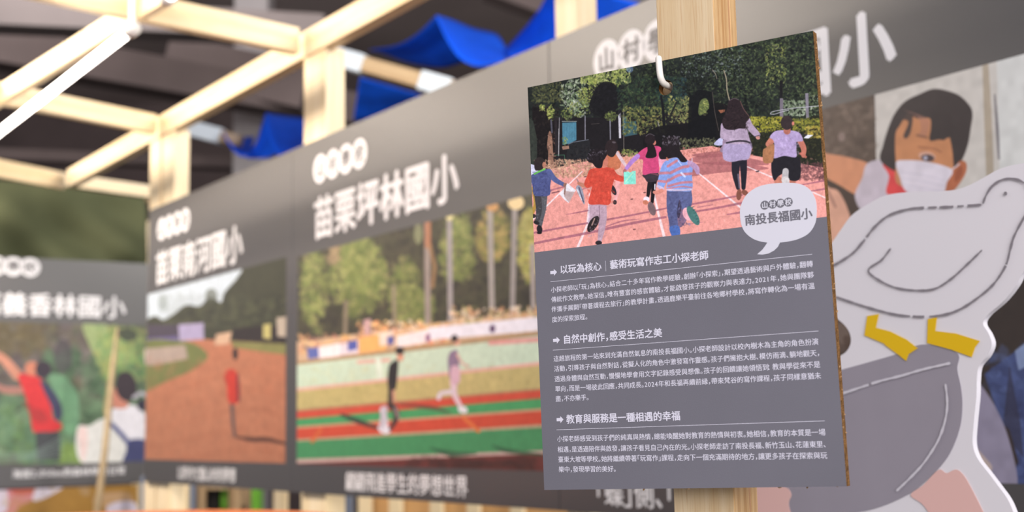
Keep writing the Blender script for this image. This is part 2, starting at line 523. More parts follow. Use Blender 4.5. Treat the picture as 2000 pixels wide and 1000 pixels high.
# ================================================================== the grey exhibition panels
PW = 1.01; PX0 = [-2.632, -1.655, -0.645]; PX1 = [-1.656, -0.646, 0.362]; PZ0, PZ1 = -0.117, 0.686
def panel(i, label, title, cap, cap_px, cap_size):
    M = WALL.M @ Matrix.Translation((PX0[i], 0, PZ0))
    t = root('exhibition_panel', M, label=label, cat='panel', group=None)
    w = PX1[i] - PX0[i] - 0.001
    link('board', box_mesh('board', 0, w, 0, 0.008, 0, PZ1 - PZ0, 0.0006), M_WALLGREY, t, local_matrix=Matrix.Identity(4))
    return t
def local_ink(t, i): return None
class PanelInk(Ink):
    def __init__(s, i): super().__init__(); s.dx = PX0[i]; s.dz = PZ0
    def build(s, name, mat, parent, y):
        s.v = [(a - s.dx, b, c - s.dz) for a, b, c in s.v]
        return super().build(name, mat, parent, y)
def panel_title(t, i, title, tx, size=0.1015, zc=0.500, cx=None):
    k = PanelInk(i); k.text(title, tx, zc, size, 0.035); tag(k.build('title_lettering', M_WALLTEXT, t, -0.0004), kind='stuff')
    k = PanelInk(i); g = PanelInk(i)
    for n, ch in enumerate('山村學校'):
        x = cx + n * 0.0615
        k.disc(x, 0.6145, 0.0335)
        g.glyph(ch, x, 0.6145, 0.043, 0.03, centre=True)
    tag(k.build('title_circles', M_WALLTEXT, t, -0.0004), kind='stuff'); tag(g.build('circle_characters', M_WALLGREY_T, t, -0.0008), kind='stuff')
M_WALLGREY_T = new_mat('grey_panel_ink', (100, 96, 98), 0.45)
def panel_caption(t, i, cap, x, zc, size, off=0.02, sx=1.0):
    k = PanelInk(i); k.text(cap, x, zc, size, off, sx=sx); tag(k.build('caption_lettering', M_WALLTEXT, t, -0.0004), kind='stuff')

pA = panel(0, 'leftmost grey school panel with a photo of a child in red on a dirt track', None, None, None, None)
panel_title(pA, 0, '苗栗南河國小', -2.566, cx=-2.523, size=0.104)
panel_caption(pA, 0, '以跑步丈量山村的夢想', -2.367, -0.086, 0.0395)
pB = panel(1, 'middle grey school panel with a photo of two runners on a running track', None, None, None, None)
panel_title(pB, 1, '苗栗坪林國小', -1.545, cx=-1.512)
panel_caption(pB, 1, '翩翩飛進學生的夢想世界', -1.393, -0.086, 0.0430)
pC = panel(2, 'nearest grey school panel with a photo of a masked boy, partly behind the hanging card', None, None, None, None)
panel_title(pC, 2, '南投長福國小', -0.535, cx=-0.491, size=0.1015)
panel_caption(pC, 2, '「蝶」側、「蟲」鳴，走進山村自然課的', -0.552, -0.083, 0.0475)

def seen(cv_, fn): pass
IMG_GAIN = 0.9

# ---- picture A: dirt track
a = Canvas(WALL, -2.628, -1.688, -0.052, 0.432, 620, (188, 122, 92))
def wallpic(cv_, name, t, i, gain):
    cv_.x0 -= PX0[i]; cv_.x1 -= PX0[i]; cv_.z0 -= PZ0; cv_.z1 -= PZ0
    return cv_.quad('photo_print', t, image_mat(name, cv_.image(name), gain, 0.4, 0.4), -0.0003)
def s3(P): return [(280 + x / 2.63, 520 + y / 2.63) for x, y in P]
a.poly(s3([(0, 0), (800, -140), (800, 420), (0, 420)]), (66, 66, 52))
a.curve(s3([(-10, 120), (250, 60), (490, 10), (480, 60), (420, 130), (400, 185), (370, 170), (330, 165), (290, 205), (220, 200), (150, 250), (100, 275), (60, 255), (-10, 270)]), (206, 218, 230))
a.dabs(*s3([(90, 150)])[0], *s3([(740, 330)])[0], 600, 5, [(70, 72, 58), (84, 88, 64), (52, 52, 44), (92, 92, 70)], 0.5)
a.curve(s3([(-10, 120), (250, 60), (490, 10), (480, 60), (420, 130), (400, 185), (370, 170), (330, 165), (290, 205), (220, 200), (150, 250), (100, 275), (60, 255), (-10, 270)]), (206, 218, 230), 0.85)
a.ell(*s3([(350, 150)])[0], 12, 14, (80, 84, 72), a=0.6); a.ell(*s3([(100, 190)])[0], 10, 16, (120, 130, 125), a=0.4)
a.poly(s3([(0, 300), (180, 300), (180, 400), (0, 420)]), (78, 70, 84)); a.poly(s3([(180, 300), (310, 290), (312, 385), (185, 395)]), (172, 162, 198))
a.poly(s3([(0, 370), (180, 360), (180, 395), (0, 410)]), (110, 100, 150))
a.poly(s3([(460, 320), (740, 300), (740, 395), (460, 390)]), (52, 44, 44))
a.poly(s3([(615, 300), (655, 295), (655, 375), (615, 370)]), (196, 186, 120)); a.poly(s3([(685, 265), (735, 258), (735, 365), (690, 360)]), (190, 176, 160))
a.poly(s3([(0, 395), (320, 375), (740, 400), (800, 1100), (0, 1100)]), (190, 124, 94))
a.curve(s3([(-20, 400), (200, 385), (300, 420), (330, 470), (260, 530), (120, 590), (-20, 640)]), (118, 124, 74))
a.poly(s3([(0, 425), (215, 405), (230, 475), (60, 508), (0, 510)]), (178, 160, 150))
a.poly(s3([(450, 385), (740, 400), (740, 455), (600, 440), (460, 415)]), (138, 136, 84))
a.poly(s3([(375, 350), (455, 335), (440, 400), (365, 405)]), (214, 178, 150))
for yy in range(420, 1000, 34):
    a.line(s3([(240 - (yy - 420) * 0.7, yy + 120), (520, yy + 10), (760, yy + 60)]), 5, (210, 150, 118) if yy % 3 else (174, 106, 76), 0.16, True)
a.dabs(*s3([(10, 480)])[0], *s3([(735, 990)])[0], 500, 6, [(200, 136, 106), (176, 108, 80)], 0.18)
a.line(s3([(470, 875), (560, 890), (640, 890), (740, 915)]), [3, 9, 9, 4], (84, 52, 44), 0.9, True)
a.line(s3([(455, 700), (460, 790), (468, 870)]), [8, 7, 6], (104, 86, 84), 1, True)
a.curve(s3([(425, 540), (470, 535), (495, 600), (492, 695), (440, 700), (430, 620)]), (206, 62, 48))
a.line(s3([(440, 545), (420, 565), (430, 600)]), 5, (190, 70, 55)); a.ell(*s3([(472, 450)])[0], 5.5, 12, (44, 36, 38)); a.line(s3([(485, 560), (490, 690)]), 5, (110, 54, 60))
a.mottle(9, 0.05)
wallpic(a, 'print_dirt_track', pA, 0, 0.72)

# ---- picture B: running track
b_ = Canvas(WALL, -1.627, -0.677, -0.053, 0.425, 1000, (74, 70, 56))
def t7(P): return [(570 + x / 3.03, 370 + y / 3.03) for x, y in P]
DK = [(60, 58, 46), (76, 76, 56), (50, 46, 42)]; GR = [(112, 122, 66), (134, 142, 84), (96, 110, 60), (150, 150, 96)]
b_.dabs(575, 370, 1090, 660, 1500, 9, DK, 0.5)
for (x0, y0, x1, y1, n, cc) in ((585, 470, 640, 650, 420, GR), (640, 460, 760, 620, 1200, GR), (680, 440, 720, 560, 300, GR), (756, 500, 830, 640, 500, GR), (855, 420, 930, 560, 500, GR), (880, 420, 920, 480, 200, GR),
                                (930, 400, 1000, 520, 420, [(150, 140, 80), (112, 116, 60), (176, 150, 96)]), (1010, 400, 1060, 560, 500, [(168, 160, 84), (140, 146, 80), (196, 186, 120)]), (800, 560, 850, 640, 200, GR), (640, 440, 665, 520, 160, [(160, 140, 110), (128, 112, 84)]), (1060, 380, 1160, 620, 700, GR), (1160, 350, 1280, 600, 700, GR)):
    b_.dabs(x0, y0, x1, y1, n, 5.5, cc, 0.6, inside=True)
for (x0, y0, x1, y1, w, c) in ((834, 425, 836, 640, 11, (150, 138, 132)), (878, 420, 880, 625, 10, (156, 150, 152)), (957, 395, 961, 600, 11, (160, 154, 150)), (1006, 390, 1001, 605, 10, (152, 146, 144)), (1040, 480, 1042, 600, 9, (160, 152, 150)), (676, 590, 674, 665, 8, (130, 118, 100)), (769, 560, 771, 640, 8, (140, 130, 108)), (1120, 360, 1122, 590, 11, (156, 150, 148)), (1200, 340, 1202, 590, 11, (156, 150, 148))):
    b_.line([(x0, y0), (x1, y1)], w, c)
b_.line([(836, 432), (836, 480)], 12, (170, 112, 80), 0.8); b_.line([(840, 480), (849, 520), (845, 560)], 8, (170, 130, 90), 0.7)
b_.ell(1008, 396, 16, 14, (232, 210, 160)); b_.ell(878, 422, 8, 9, (214, 206, 150)); b_.ell(962, 404, 12, 9, (196, 150, 96)); b_.ell(817, 455, 8, 22, (150, 156, 118), 0, 0.7)
# crowd and banners
b_.poly([(570, 668), (700, 652), (860, 630), (1060, 605), (1320, 575), (1320, 640), (1060, 660), (800, 690), (570, 715)], (200, 170, 140))
b_.dabs(585, 655, 760, 690, 160, 4, [(230, 190, 140), (222, 170, 100), (190, 130, 110), (120, 96, 90)], 0.8)
b_.dabs(700, 628, 880, 672, 260, 4, [(236, 200, 140), (226, 164, 110), (210, 130, 100), (240, 220, 200)], 0.8)
b_.dabs(880, 600, 1060, 650, 300, 4, [(222, 180, 140), (200, 150, 110), (150, 150, 90), (236, 210, 190)], 0.8)
b_.poly([(600, 680), (624, 678), (626, 698), (602, 702)], (92, 104, 168)); b_.poly([(622, 678), (664, 670), (664, 696), (624, 702)], (236, 226, 230))
b_.poly([(664, 672), (700, 664), (700, 690), (664, 694)], (222, 210, 220)); b_.poly([(679, 668), (698, 664), (698, 682), (680, 686)], (82, 92, 168))
b_.poly([(702, 660), (755, 650), (755, 684), (702, 690)], (232, 176, 106)); b_.poly([(740, 650), (768, 646), (768, 672), (742, 676)], (232, 214, 200)); b_.poly([(756, 658), (770, 656), (770, 672), (757, 674)], (96, 98, 160))
b_.poly([(776, 656), (840, 642), (840, 668), (776, 678)], (238, 226, 230)); b_.poly([(836, 640), (1060, 618), (1320, 585), (1320, 625), (1060, 645), (838, 664)], (230, 228, 240))
b_.poly([(710, 625), (724, 622), (724, 652), (712, 655)], (196, 160, 160)); b_.ell(962, 642, 6, 8, (100, 76, 110)); b_.ell(836, 660, 5, 9, (150, 110, 140))
# ground bands: measured at x=580 and x=1056
def band(yl0, yr0, yl1, yr1, col, al=1.0):
    def e(yl, yr, x): return yl + (yr - yl) * (x - 580) / 476.0
    b_.poly([(560, e(yl0, yr0, 560)), (1330, e(yl0, yr0, 1330)), (1330, e(yl1, yr1, 1330)), (560, e(yl1, yr1, 560))], col, al)
band(706, 646, 716, 660, (168, 140, 106)); band(713, 655, 762, 712, (190, 212, 190)); band(758, 706, 765, 712, (222, 168, 160)); band(762, 710, 803, 764, (186, 172, 116))
b_.dabs(580, 715, 1056, 800, 300, 5, [(200, 182, 124), (170, 156, 100)], 0.3)
band(760, 709, 764, 713, (222, 168, 160)); band(713, 655, 759, 707, (196, 214, 194), 0.6)
band(800, 758, 806, 764, (160, 110, 90), 0.7); band(804, 762, 820, 779, (198, 78, 58)); band(818, 778, 836, 799, (72, 152, 96)); band(833, 798, 839, 804, (196, 150, 120)); band(837, 803, 862, 832, (196, 76, 54)); band(858, 829, 865, 837, (180, 160, 130)); band(862, 835, 905, 882, (70, 140, 92)); band(897, 880, 905, 887, (196, 166, 160)); band(905, 886, 940, 925, (104, 52, 48))
b_.dabs(800, 898, 1056, 915, 60, 9, [(60, 38, 36), (76, 44, 40)], 0.6)
b_.line([(700, 707), (760, 703)], 7, (222, 158, 150), 0.8); b_.line([(958, 670), (1056, 663), (1110, 660)], 9, (222, 140, 140), 0.8); b_.poly([(733, 700), (744, 698), (748, 740), (738, 742)], (214, 226, 212))
b_.line([(905, 815), (935, 842)], 7, (214, 116, 62)); b_.line([(626, 840), (610, 862)], 8, (204, 104, 56), 0.8)
# shadows fallen on the photographed track belong to the printed picture
b_.line([(668, 810), (700, 823), (745, 838)], [6, 10, 5], (50, 54, 50), 0.85, True); b_.line([(780, 790), (840, 796), (880, 806)], [4, 8, 3], (90, 60, 50), 0.7, True)
b_.line([(840, 875), (880, 886), (930, 886)], [3, 11, 3], (46, 86, 60), 0.8, True); b_.line([(962, 870), (990, 880), (1060, 888)], [3, 9, 4], (46, 86, 60), 0.8, True)
# runner in black
b_.line([(748, 800), (752, 826)], 12, (206, 202, 214)); b_.ell(751, 838, 13, 9, (222, 222, 234), 20)
b_.line([(769, 795), (775, 812), (768, 830), (762, 838)], [13, 12, 8, 6], (58, 52, 50), 1, True); b_.line([(772, 797), (778, 815)], 6, (170, 150, 150), 0.7)
b_.line([(752, 798), (748, 815), (746, 835)], [11, 10, 9], (190, 186, 200), 1, True)
b_.curve([(768, 706), (778, 704), (777, 730), (773, 760), (760, 764), (757, 740), (760, 715)], (44, 40, 42)); b_.line([(763, 755), (762, 795)], 9, (56, 48, 46))
b_.line([(769, 764), (770, 782)], 6, (200, 150, 126)); b_.ell(782, 696, 7, 10, (208, 152, 128)); b_.ell(781, 685, 9, 8, (44, 38, 38))
# runner in lilac
b_.line([(886, 740), (888, 770), (902, 798)], [14, 11, 8], (214, 190, 202), 1, True); b_.line([(884, 765), (862, 768), (857, 778)], [9, 8, 8], (212, 200, 212), 1, True)
b_.ell(904, 800, 10, 7, (226, 222, 230), 20); b_.curve([(880, 688), (893, 684), (897, 705), (896, 740), (880, 742), (876, 720), (875, 700)], (134, 114, 140))
b_.curve([(881, 718), (896, 716), (898, 746), (882, 750)], (206, 170, 186)); b_.line([(893, 692), (902, 708), (915, 716)], 5, (206, 170, 160), 1, True); b_.ell(893, 668, 6, 8, (210, 158, 136)); b_.ell(888, 661, 7, 7, (52, 44, 44))
b_.mottle(8, 0.04)
wallpic(b_, 'print_running_track', pB, 1, IMG_GAIN)

# ---- picture C: masked boy
c_ = Canvas(WALL, -0.617, 0.335, -0.052, 0.435, 1000, (74, 64, 58))
def q5(P): return [(1580 + x / 3.03, y / 3.03) for x, y in P]
def q6(P): return [(1580 + x / 2.5, 300 + y / 2.5) for x, y in P]
def q7(P): return [(1580 + x / 2.857, 650 + y / 2.857) for x, y in P]
c_.dabs(1150, 200, 1720, 950, 1200, 16, [(84, 72, 64), (64, 54, 50), (104, 90, 78)], 0.4)
c_.poly([(1708, 150), (2120, 40), (2120, 640), (1750, 640), (1712, 330)], (208, 204, 198))
c_.poly(q5([(1110, 300), (1290, 250), (1290, 1100), (1130, 1100)]), (218, 220, 218)); c_.dabs(1930, 100, 2090, 380, 120, 12, [(204, 214, 204), (226, 226, 226), (196, 208, 200)], 0.4)
c_.line(q5([(1045, 380), (1060, 700), (1075, 1000)]), [12, 15, 15], (178, 166, 148), 1, True); c_.line(q5([(1100, 560), (1115, 760), (1125, 940)]), [3, 6, 4], (110, 106, 112), 0.8, True)
c_.poly(q6([(600, 1000), (830, 0), (1300, 0), (1300, 1300), (600, 1300)]), (58, 49, 45)); c_.poly([(1708, 150), (2120, 40), (2120, 520), (1900, 560), (1712, 330)], (208, 204, 198))
c_.poly(q5([(1110, 300), (1290, 250), (1290, 1100), (1130, 1100)]), (218, 220, 218)); c_.line(q5([(1045, 380), (1060, 700), (1075, 1100)]), [12, 15, 15], (178, 166, 148), 1, True)
c_.line(q5([(1100, 560), (1115, 760), (1125, 940)]), [3, 6, 4], (110, 106, 112), 0.8, True)
c_.poly(q5([(60, 600), (380, 560), (400, 960), (60, 960)]), (92, 78, 68)); c_.dabs(1600, 200, 1705, 330, 160, 8, [(112, 96, 86), (80, 66, 58), (140, 122, 110)], 0.35)
c_.ell(*q5([(195, 810)])[0], 7, 9, (160, 140, 134), 0, 0.7)
c_.curve(q6([(85, 120), (200, 180), (240, 250), (200, 320), (90, 330)]), (78, 64, 56))
c_.curve(q6([(20, -60), (60, -20), (90, 0), (180, 15), (300, 55), (275, 140), (235, 200), (150, 155), (60, 110), (0, 100)]), (216, 150, 114))
c_.curve(q6([(60, 180), (110, 170), (150, 190), (190, 270), (200, 330), (150, 400), (60, 470)]), (224, 172, 148)); c_.line(q6([(95, 185), (130, 260)]), 5, (150, 110, 100), 0.7)
# shirt and scarf
c_.curve(q6([(290, 45), (400, 40), (560, 160), (560, 300), (300, 300), (225, 215), (260, 120)]), (206, 196, 208))
c_.curve(q6([(360, 50), (420, 40), (450, 110), (520, 175), (470, 195), (380, 195), (392, 110)]), (222, 74, 76))
# head
c_.curve(q5([(430, 960), (440, 860), (470, 760), (510, 670), (570, 600), (650, 560), (730, 528), (800, 533), (880, 560), (935, 605), (968, 665), (958, 760), (940, 860), (905, 950), (860, 1010), (600, 1040)]), (60, 52, 52))
c_.curve(q5([(515, 960), (512, 800), (540, 740), (590, 665), (620, 690), (720, 690), (730, 800), (800, 830), (830, 800), (855, 960), (830, 1100), (540, 1100)]), (200, 138, 96))
c_.curve(q5([(530, 700), (600, 655), (615, 700), (600, 790), (575, 820), (560, 800), (590, 720)]), (66, 56, 56), 0.9)
c_.curve(q5([(610, 660), (735, 650), (850, 700), (850, 800), (770, 825), (715, 830), (722, 760), (715, 700), (640, 700)]), (58, 50, 50))
c_.curve(q5([(560, 650), (640, 690), (665, 760), (650, 800), (690, 810), (712, 750), (700, 700)]), (176, 124, 106), 0.6); c_.line(q5([(640, 800), (700, 815)]), 4, (96, 66, 56), 0.6)
c_.ell(*q5([(700, 925)])[0], 17, 9, (216, 170, 150), 10); c_.ell(*q5([(704, 935)])[0], 13, 7, (80, 66, 70), 5); c_.ell(*q5([(690, 935)])[0], 4, 4, (190, 190, 210)); c_.line(q5([(650, 870), (740, 880), (780, 900)]), 4, (150, 96, 70), 0.6, True)
c_.curve(q6([(690, 100), (735, 38), (768, 45), (768, 90), (740, 140), (700, 185), (640, 190), (655, 120)]), (182, 108, 74)); c_.curve(q6([(715, 90), (745, 60), (750, 100), (715, 140)]), (150, 80, 54), 0.7)
c_.curve(q6([(425, 45), (470, 32), (580, 40), (700, 78), (675, 140), (650, 200), (540, 220), (470, 180), (445, 120)]), (226, 220, 232)); c_.line(q6([(700, 78), (735, 50)]), 2.5, (230, 224, 234))
for k in range(3): c_.line(q6([(450, 90 + k * 30), (560, 105 + k * 32), (660, 130 + k * 28)]), 1.6, (200, 196, 212), 0.7, True)
# jeans, grey shape, hand at right
c_.poly(q7([(1150, 105), (1300, 0), (1400, 860), (1165, 860), (1090, 560), (980, 230)]), (72, 84, 130)); c_.dabs(1930, 690, 2080, 930, 160, 12, [(92, 108, 156), (50, 56, 92), (70, 82, 124)], 0.45)
c_.poly(q7([(1150, 100), (1230, 40), (1230, 180), (1170, 210)]), (150, 168, 206), 0.8); c_.poly(q7([(1085, 500), (1120, 180), (1180, 500), (1200, 700), (1150, 640)]), (48, 44, 60), 0.6)
c_.poly(q7([(1040, 480), (1120, 540), (1170, 720), (1150, 760), (1080, 600)]), (58, 48, 46))
c_.curve(q7([(900, 250), (950, 282), (1000, 345), (1060, 450), (1115, 590), (1165, 815), (1120, 900), (900, 900), (800, 600)]), (148, 142, 164)); c_.curve(q7([(915, 620), (960, 670), (1020, 740), (1010, 775), (960, 760), (915, 700)]), (196, 178, 172))
# brown hair by the card
c_.ell(1640, 655, 24, 34, (96, 80, 72), -15); c_.ell(1646, 652, 12, 22, (130, 114, 104), -15, 0.6); c_.ell(1655, 668, 8, 14, (84, 66, 56), -15, 0.7)
c_.mottle(10, 0.04)
wallpic(c_, 'print_masked_boy', pC, 2, 0.85)

# ================================================================== the end wall: green cloth, fourth panel, poster
END0 = at(287, 800, 4.9)
END = Frame(END0, END_R)
def ebox(name, xa, ya, xb, yb, off, th, mat, parent=None, **kw):
    x0, z1 = END.loc(xa, ya, off); x1, z0 = END.loc(xb, yb, off)
    M = END.M @ Matrix.Translation((x0, off, z0))
    o = link(name, box_mesh(name, 0, x1 - x0, 0, th, 0, z1 - z0, 0.0008), mat, parent, world_matrix=M)
    return o
ex0 = END.loc(-160, 500)[0]; ex1 = -0.001; ez1 = END.loc(288, 515)[1]; ez0 = END.loc(286, 943)[1]
eM = END.M @ Matrix.Translation((ex0, 0, ez0))
pD = root('exhibition_panel', eM, label='grey school panel facing the camera at far left, with children in a green forest', cat='panel')
link('board', box_mesh('board', 0, ex1 - ex0, 0, 0.008, 0, ez1 - ez0, 0.0006), M_WALLGREY, pD, local_matrix=Matrix.Identity(4))
class EndInk(Ink):
    def build(s, name, mat, parent, y):
        s.v = [(a - ex0, b, c - ez0) for a, b, c in s.v]; return super().build(name, mat, parent, y)
hl = END.loc(246, 600); hs = (END.loc(246, 600)[0] - END.loc(3, 590)[0]) / 5.0
k = EndInk(); k.text('嘉義香林國小', hl[0] - 6 * hs, hl[1] - 0.002, hs, 0.03); tag(k.build('title_lettering', M_WALLTEXT, pD, -0.0004), kind='stuff')
k = EndInk(); g = EndInk(); c4 = END.loc(59, 522); c3 = END.loc(26, 519); st = c4[0] - c3[0]
for n, ch in enumerate('山村學校'):
    x = c4[0] - (3 - n) * st
    k.disc(x, c4[1], st * 0.60); g.glyph(ch, x, c4[1], st * 0.72, 0.03, centre=True)
tag(k.build('title_circles', M_WALLTEXT, pD, -0.0004), kind='stuff'); tag(g.build('circle_characters', M_WALLGREY_T, pD, -0.0008), kind='stuff')
cl = END.loc(24, 924); cr = END.loc(245, 918); txt = '海拔2,050m的森林學習日常'
k = EndInk(); k.text(txt, cl[0], cl[1] - 0.004, (cr[0] - cl[0]) / width(txt), 0.02); tag(k.build('caption_lettering', M_WALLTEXT, pD, -0.0004), kind='stuff')
x0 = ex0 + 0.02; x1 = ex1 - 0.004; z1 = END.loc(150, 632)[1]; z0 = END.loc(150, 905)[1]
d_ = Canvas(END, x0, x1, z0, z1, 620, (88, 92, 76))
def u4(P): return [(x / 3.448, 620 + y / 3.448) for x, y in P]
d_.dabs(-120, 625, 180, 760, 420, 12, [(104, 92, 92), (84, 72, 74), (110, 104, 78), (128, 118, 118)], 0.5)
d_.dabs(-20, 630, 90, 700, 120, 9, [(112, 100, 74), (96, 84, 58)], 0.5)
d_.dabs(90, 690, 300, 900, 500, 11, [(84, 112, 84), (64, 92, 66), (104, 132, 100)], 0.5); d_.dabs(-100, 770, 140, 905, 500, 11, [(96, 130, 78), (84, 116, 92), (120, 150, 112)], 0.5)
d_.curve(u4([(560, 45), (700, 40), (760, 110), (900, 200), (900, 300), (800, 330), (740, 380), (690, 360), (640, 260), (590, 160)]), (156, 172, 118))
d_.dabs(190, 640, 285, 740, 200, 7, [(130, 160, 96), (160, 164, 96), (96, 140, 84)], 0.5); d_.curve(u4([(780, 85), (900, 80), (920, 140), (840, 160)]), (62, 66, 58), 0.8)
d_.curve(u4([(320, 400), (420, 390), (500, 480), (530, 560), (520, 760), (440, 780), (410, 600)]), (112, 160, 122), 0.8)
d_.dabs(120, 870, 170, 905, 90, 7, [(110, 140, 70), (130, 156, 84)], 0.6); d_.curve(u4([(400, 150), (470, 180), (480, 330), (400, 370), (360, 260)]), (70, 62, 72), 0.6)
d_.line(u4([(770, 260), (740, 450), (715, 640)]), 12, (190, 172, 116), 0.8, True)
d_.line(u4([(-60, 240), (20, 280), (120, 390)]), [14, 17, 20], (206, 142, 118), 1, True); d_.line(u4([(-60, 440), (40, 490), (150, 490)]), [10, 14, 15], (176, 124, 112), 1, True)
d_.curve(u4([(120, 395), (180, 380), (270, 410), (320, 480), (345, 600), (360, 680), (415, 720), (400, 760), (300, 775), (225, 770), (200, 640), (160, 500)]), (214, 52, 56))
d_.curve(u4([(150, 560), (220, 600), (300, 640), (330, 700), (240, 700), (190, 640)]), (150, 50, 50), 0.5); d_.curve(u4([(270, 430), (340, 470), (400, 560), (420, 650), (380, 700), (345, 600)]), (62, 62, 92))
d_.ell(*u4([(215, 345)])[0], 14, 14, (206, 130, 104)); d_.ell(*u4([(292, 350)])[0], 16, 17, (56, 46, 58)); d_.poly(u4([(240, 770), (400, 770), (405, 960), (250, 960)]), (70, 72, 76))
for kk in range(6): d_.line(u4([(-50, 900 + kk * 18), (200, 910 + kk * 10), (420, 800 + kk * 26)]), 2.5, (160, 186, 172), 0.45, True)
d_.curve(u4([(520, 745), (600, 730), (700, 680), (850, 700), (860, 850), (830, 970), (545, 975)]), (222, 222, 218)); d_.curve(u4([(525, 760), (580, 740), (590, 860), (560, 975), (540, 900)]), (236, 204, 200), 0.8)
d_.curve(u4([(740, 640), (800, 600), (900, 590), (970, 640), (985, 760), (960, 850), (860, 850), (790, 740)]), (226, 224, 232)); d_.curve(u4([(860, 830), (960, 820), (1010, 860), (1010, 1000), (830, 1000), (850, 900)]), (62, 66, 108))
d_.line(u4([(720, 690), (800, 770), (860, 840)]), 9, (70, 78, 132), 1, True); d_.curve(u4([(770, 470), (800, 520), (860, 560), (850, 610), (770, 610), (750, 560)]), (200, 132, 112)); d_.ell(*u4([(850, 465)])[0], 21, 30, (56, 46, 54), -8)
d_.line(u4([(900, 540), (950, 510), (985, 530)]), 7, (190, 186, 200), 0.9, True); d_.ell(*u4([(955, 590)])[0], 9, 12, (46, 44, 62)); d_.curve(u4([(975, 220), (1000, 215), (1010, 300), (980, 310)]), (226, 200, 190))
d_.mottle(9, 0.05)
d_.x0 -= ex0; d_.x1 -= ex0; d_.z0 -= ez0; d_.z1 -= ez0
d_.quad('photo_print', pD, image_mat('print_forest', d_.image('print_forest'), 0.85, 0.45), -0.0003)

# green cloth with soft folds, stretched behind and above the fourth panel
def cloth_grid(name, corners, nx, nz, wave, mat, thick=0.002, **kw):
    """corners TL, TR, BR, BL as points; wave(u, v) pushes along the face normal"""
    TL, TR, BR, BL = [Vector(c) for c in corners]
    nrm = (TR - TL).cross(BL - TL).normalized()
    v = []; f = []
    for j in range(nz + 1):
        for i in range(nx + 1):
            s_, t_ = i / nx, j / nz
            p = (TL * (1 - s_) + TR * s_) * (1 - t_) + (BL * (1 - s_) + BR * s_) * t_
            v.append(p + nrm * wave(s_, t_))
    for j in range(nz):
        for i in range(nx):
            q = j * (nx + 1) + i; f.append((q, q + 1, q + nx + 2, q + nx + 1))
    o0 = v[0].copy(); v = [p - o0 for p in v]
    o = link(name, pydata(name, v, f, True), mat, world_matrix=Matrix.Translation(o0))
    md = o.modifiers.new('thickness', 'SOLIDIFY'); md.thickness = thick
    return tag(o, **kw)
def ep(x, y, off): 
    a_, b2 = END.loc(x, y, off); return END.M @ Vector((a_, off, b2))
cloth_grid('green_cloth', (ep(-160, 332, 0.16), ep(284, 386, 0.16), ep(284, 560, 0.16), ep(-160, 545, 0.16)), 60, 24,
           lambda s_, t_: 0.05 * math.sin(9 * s_ + 5 * t_) * (0.3 + t_) + 0.03 * math.sin(17 * s_ - 9 * t_ + 1) * (0.2 + t_), M_GREENCLOTH,
           label='olive green cloth stretched above the forest panel at far left', cat='cloth')
bar('end_rail', ep(-160, 313, 0.20), ep(300, 377, 0.20), 0.05, 0.05, UP, M_PINE, frame)
bar('end_post', END.M @ Vector((0.03, 0.20, -END.M.translation.z)), END.M @ Vector((0.03, 0.20, ez1 + 0.2)), 0.05, 0.05, WX, M_PINE, frame)
# painted poster below the fourth panel
M_BUTTER = None
pz1 = END.loc(286, 946)[1]; pz0 = pz1 - 0.62
po = Canvas(END, ex0, -0.03, pz0, pz1, 420, (152, 112, 44))
po.curve([(-30, 935), (0, 930), (60, 940), (80, 948), (64, 975), (30, 1000), (20, 1060), (-40, 1060)], (196, 130, 134)); po.curve([(22, 940), (80, 936), (75, 958), (55, 966), (25, 964)], (184, 88, 78))
po.curve([(-40, 945), (0, 950), (15, 965), (10, 1000), (-40, 1010)], (206, 196, 212)); po.curve([(72, 950), (100, 936), (136, 938), (120, 955), (80, 976), (64, 976)], (206, 198, 212))
po.curve([(150, 936), (168, 940), (176, 965), (160, 966)], (160, 128, 84)); po.curve([(188, 966), (250, 962), (252, 985), (190, 990)], (176, 142, 104)); po.curve([(212, 985), (262, 980), (262, 1010), (214, 1010)], (196, 188, 204))
po.dabs(0, 940, 250, 1060, 60, 10, [(166, 124, 52), (140, 100, 36)], 0.2)
pom = END.M @ Matrix.Translation((ex0, 0.0, pz0))
pr = root('painted_poster', pom, label='ochre poster with pink and lilac shapes below the forest panel', cat='poster')
link('board', box_mesh('board', 0, -0.03 - ex0, 0, 0.006, 0, pz1 - pz0, 0.0006), M_CARDGREY, pr, local_matrix=Matrix.Identity(4))
po.x1 -= po.x0; po.x0 = 0; po.z1 -= po.z0; po.z0 = 0
po.quad('poster_print', pr, image_mat('print_poster', po.image('print_poster'), IMG_GAIN), -0.0003)

# bamboo stick leaning in front of the fourth panel
M_BAMBOO = new_mat('dry_bamboo', (168, 146, 112), 0.6, noise=(20, 0.15))
p0 = at(176, 1100, 4.35); p1 = at(205, 880, 4.5); p2_ = at(222, 705, 4.62); p3 = at(229, 640, 4.66)
st_ = link('bamboo_stick', tube_mesh('bamboo_stick', [p0 - p0, p1 - p0, p2_ - p0, p3 - p0], 0.014, 12, rs=[0.013, 0.012, 0.008, 0.004]), M_BAMBOO, world_matrix=Matrix.Translation(p0))
tag(st_, 'thin pale bamboo stick leaning in front of the forest panel', 'stick')

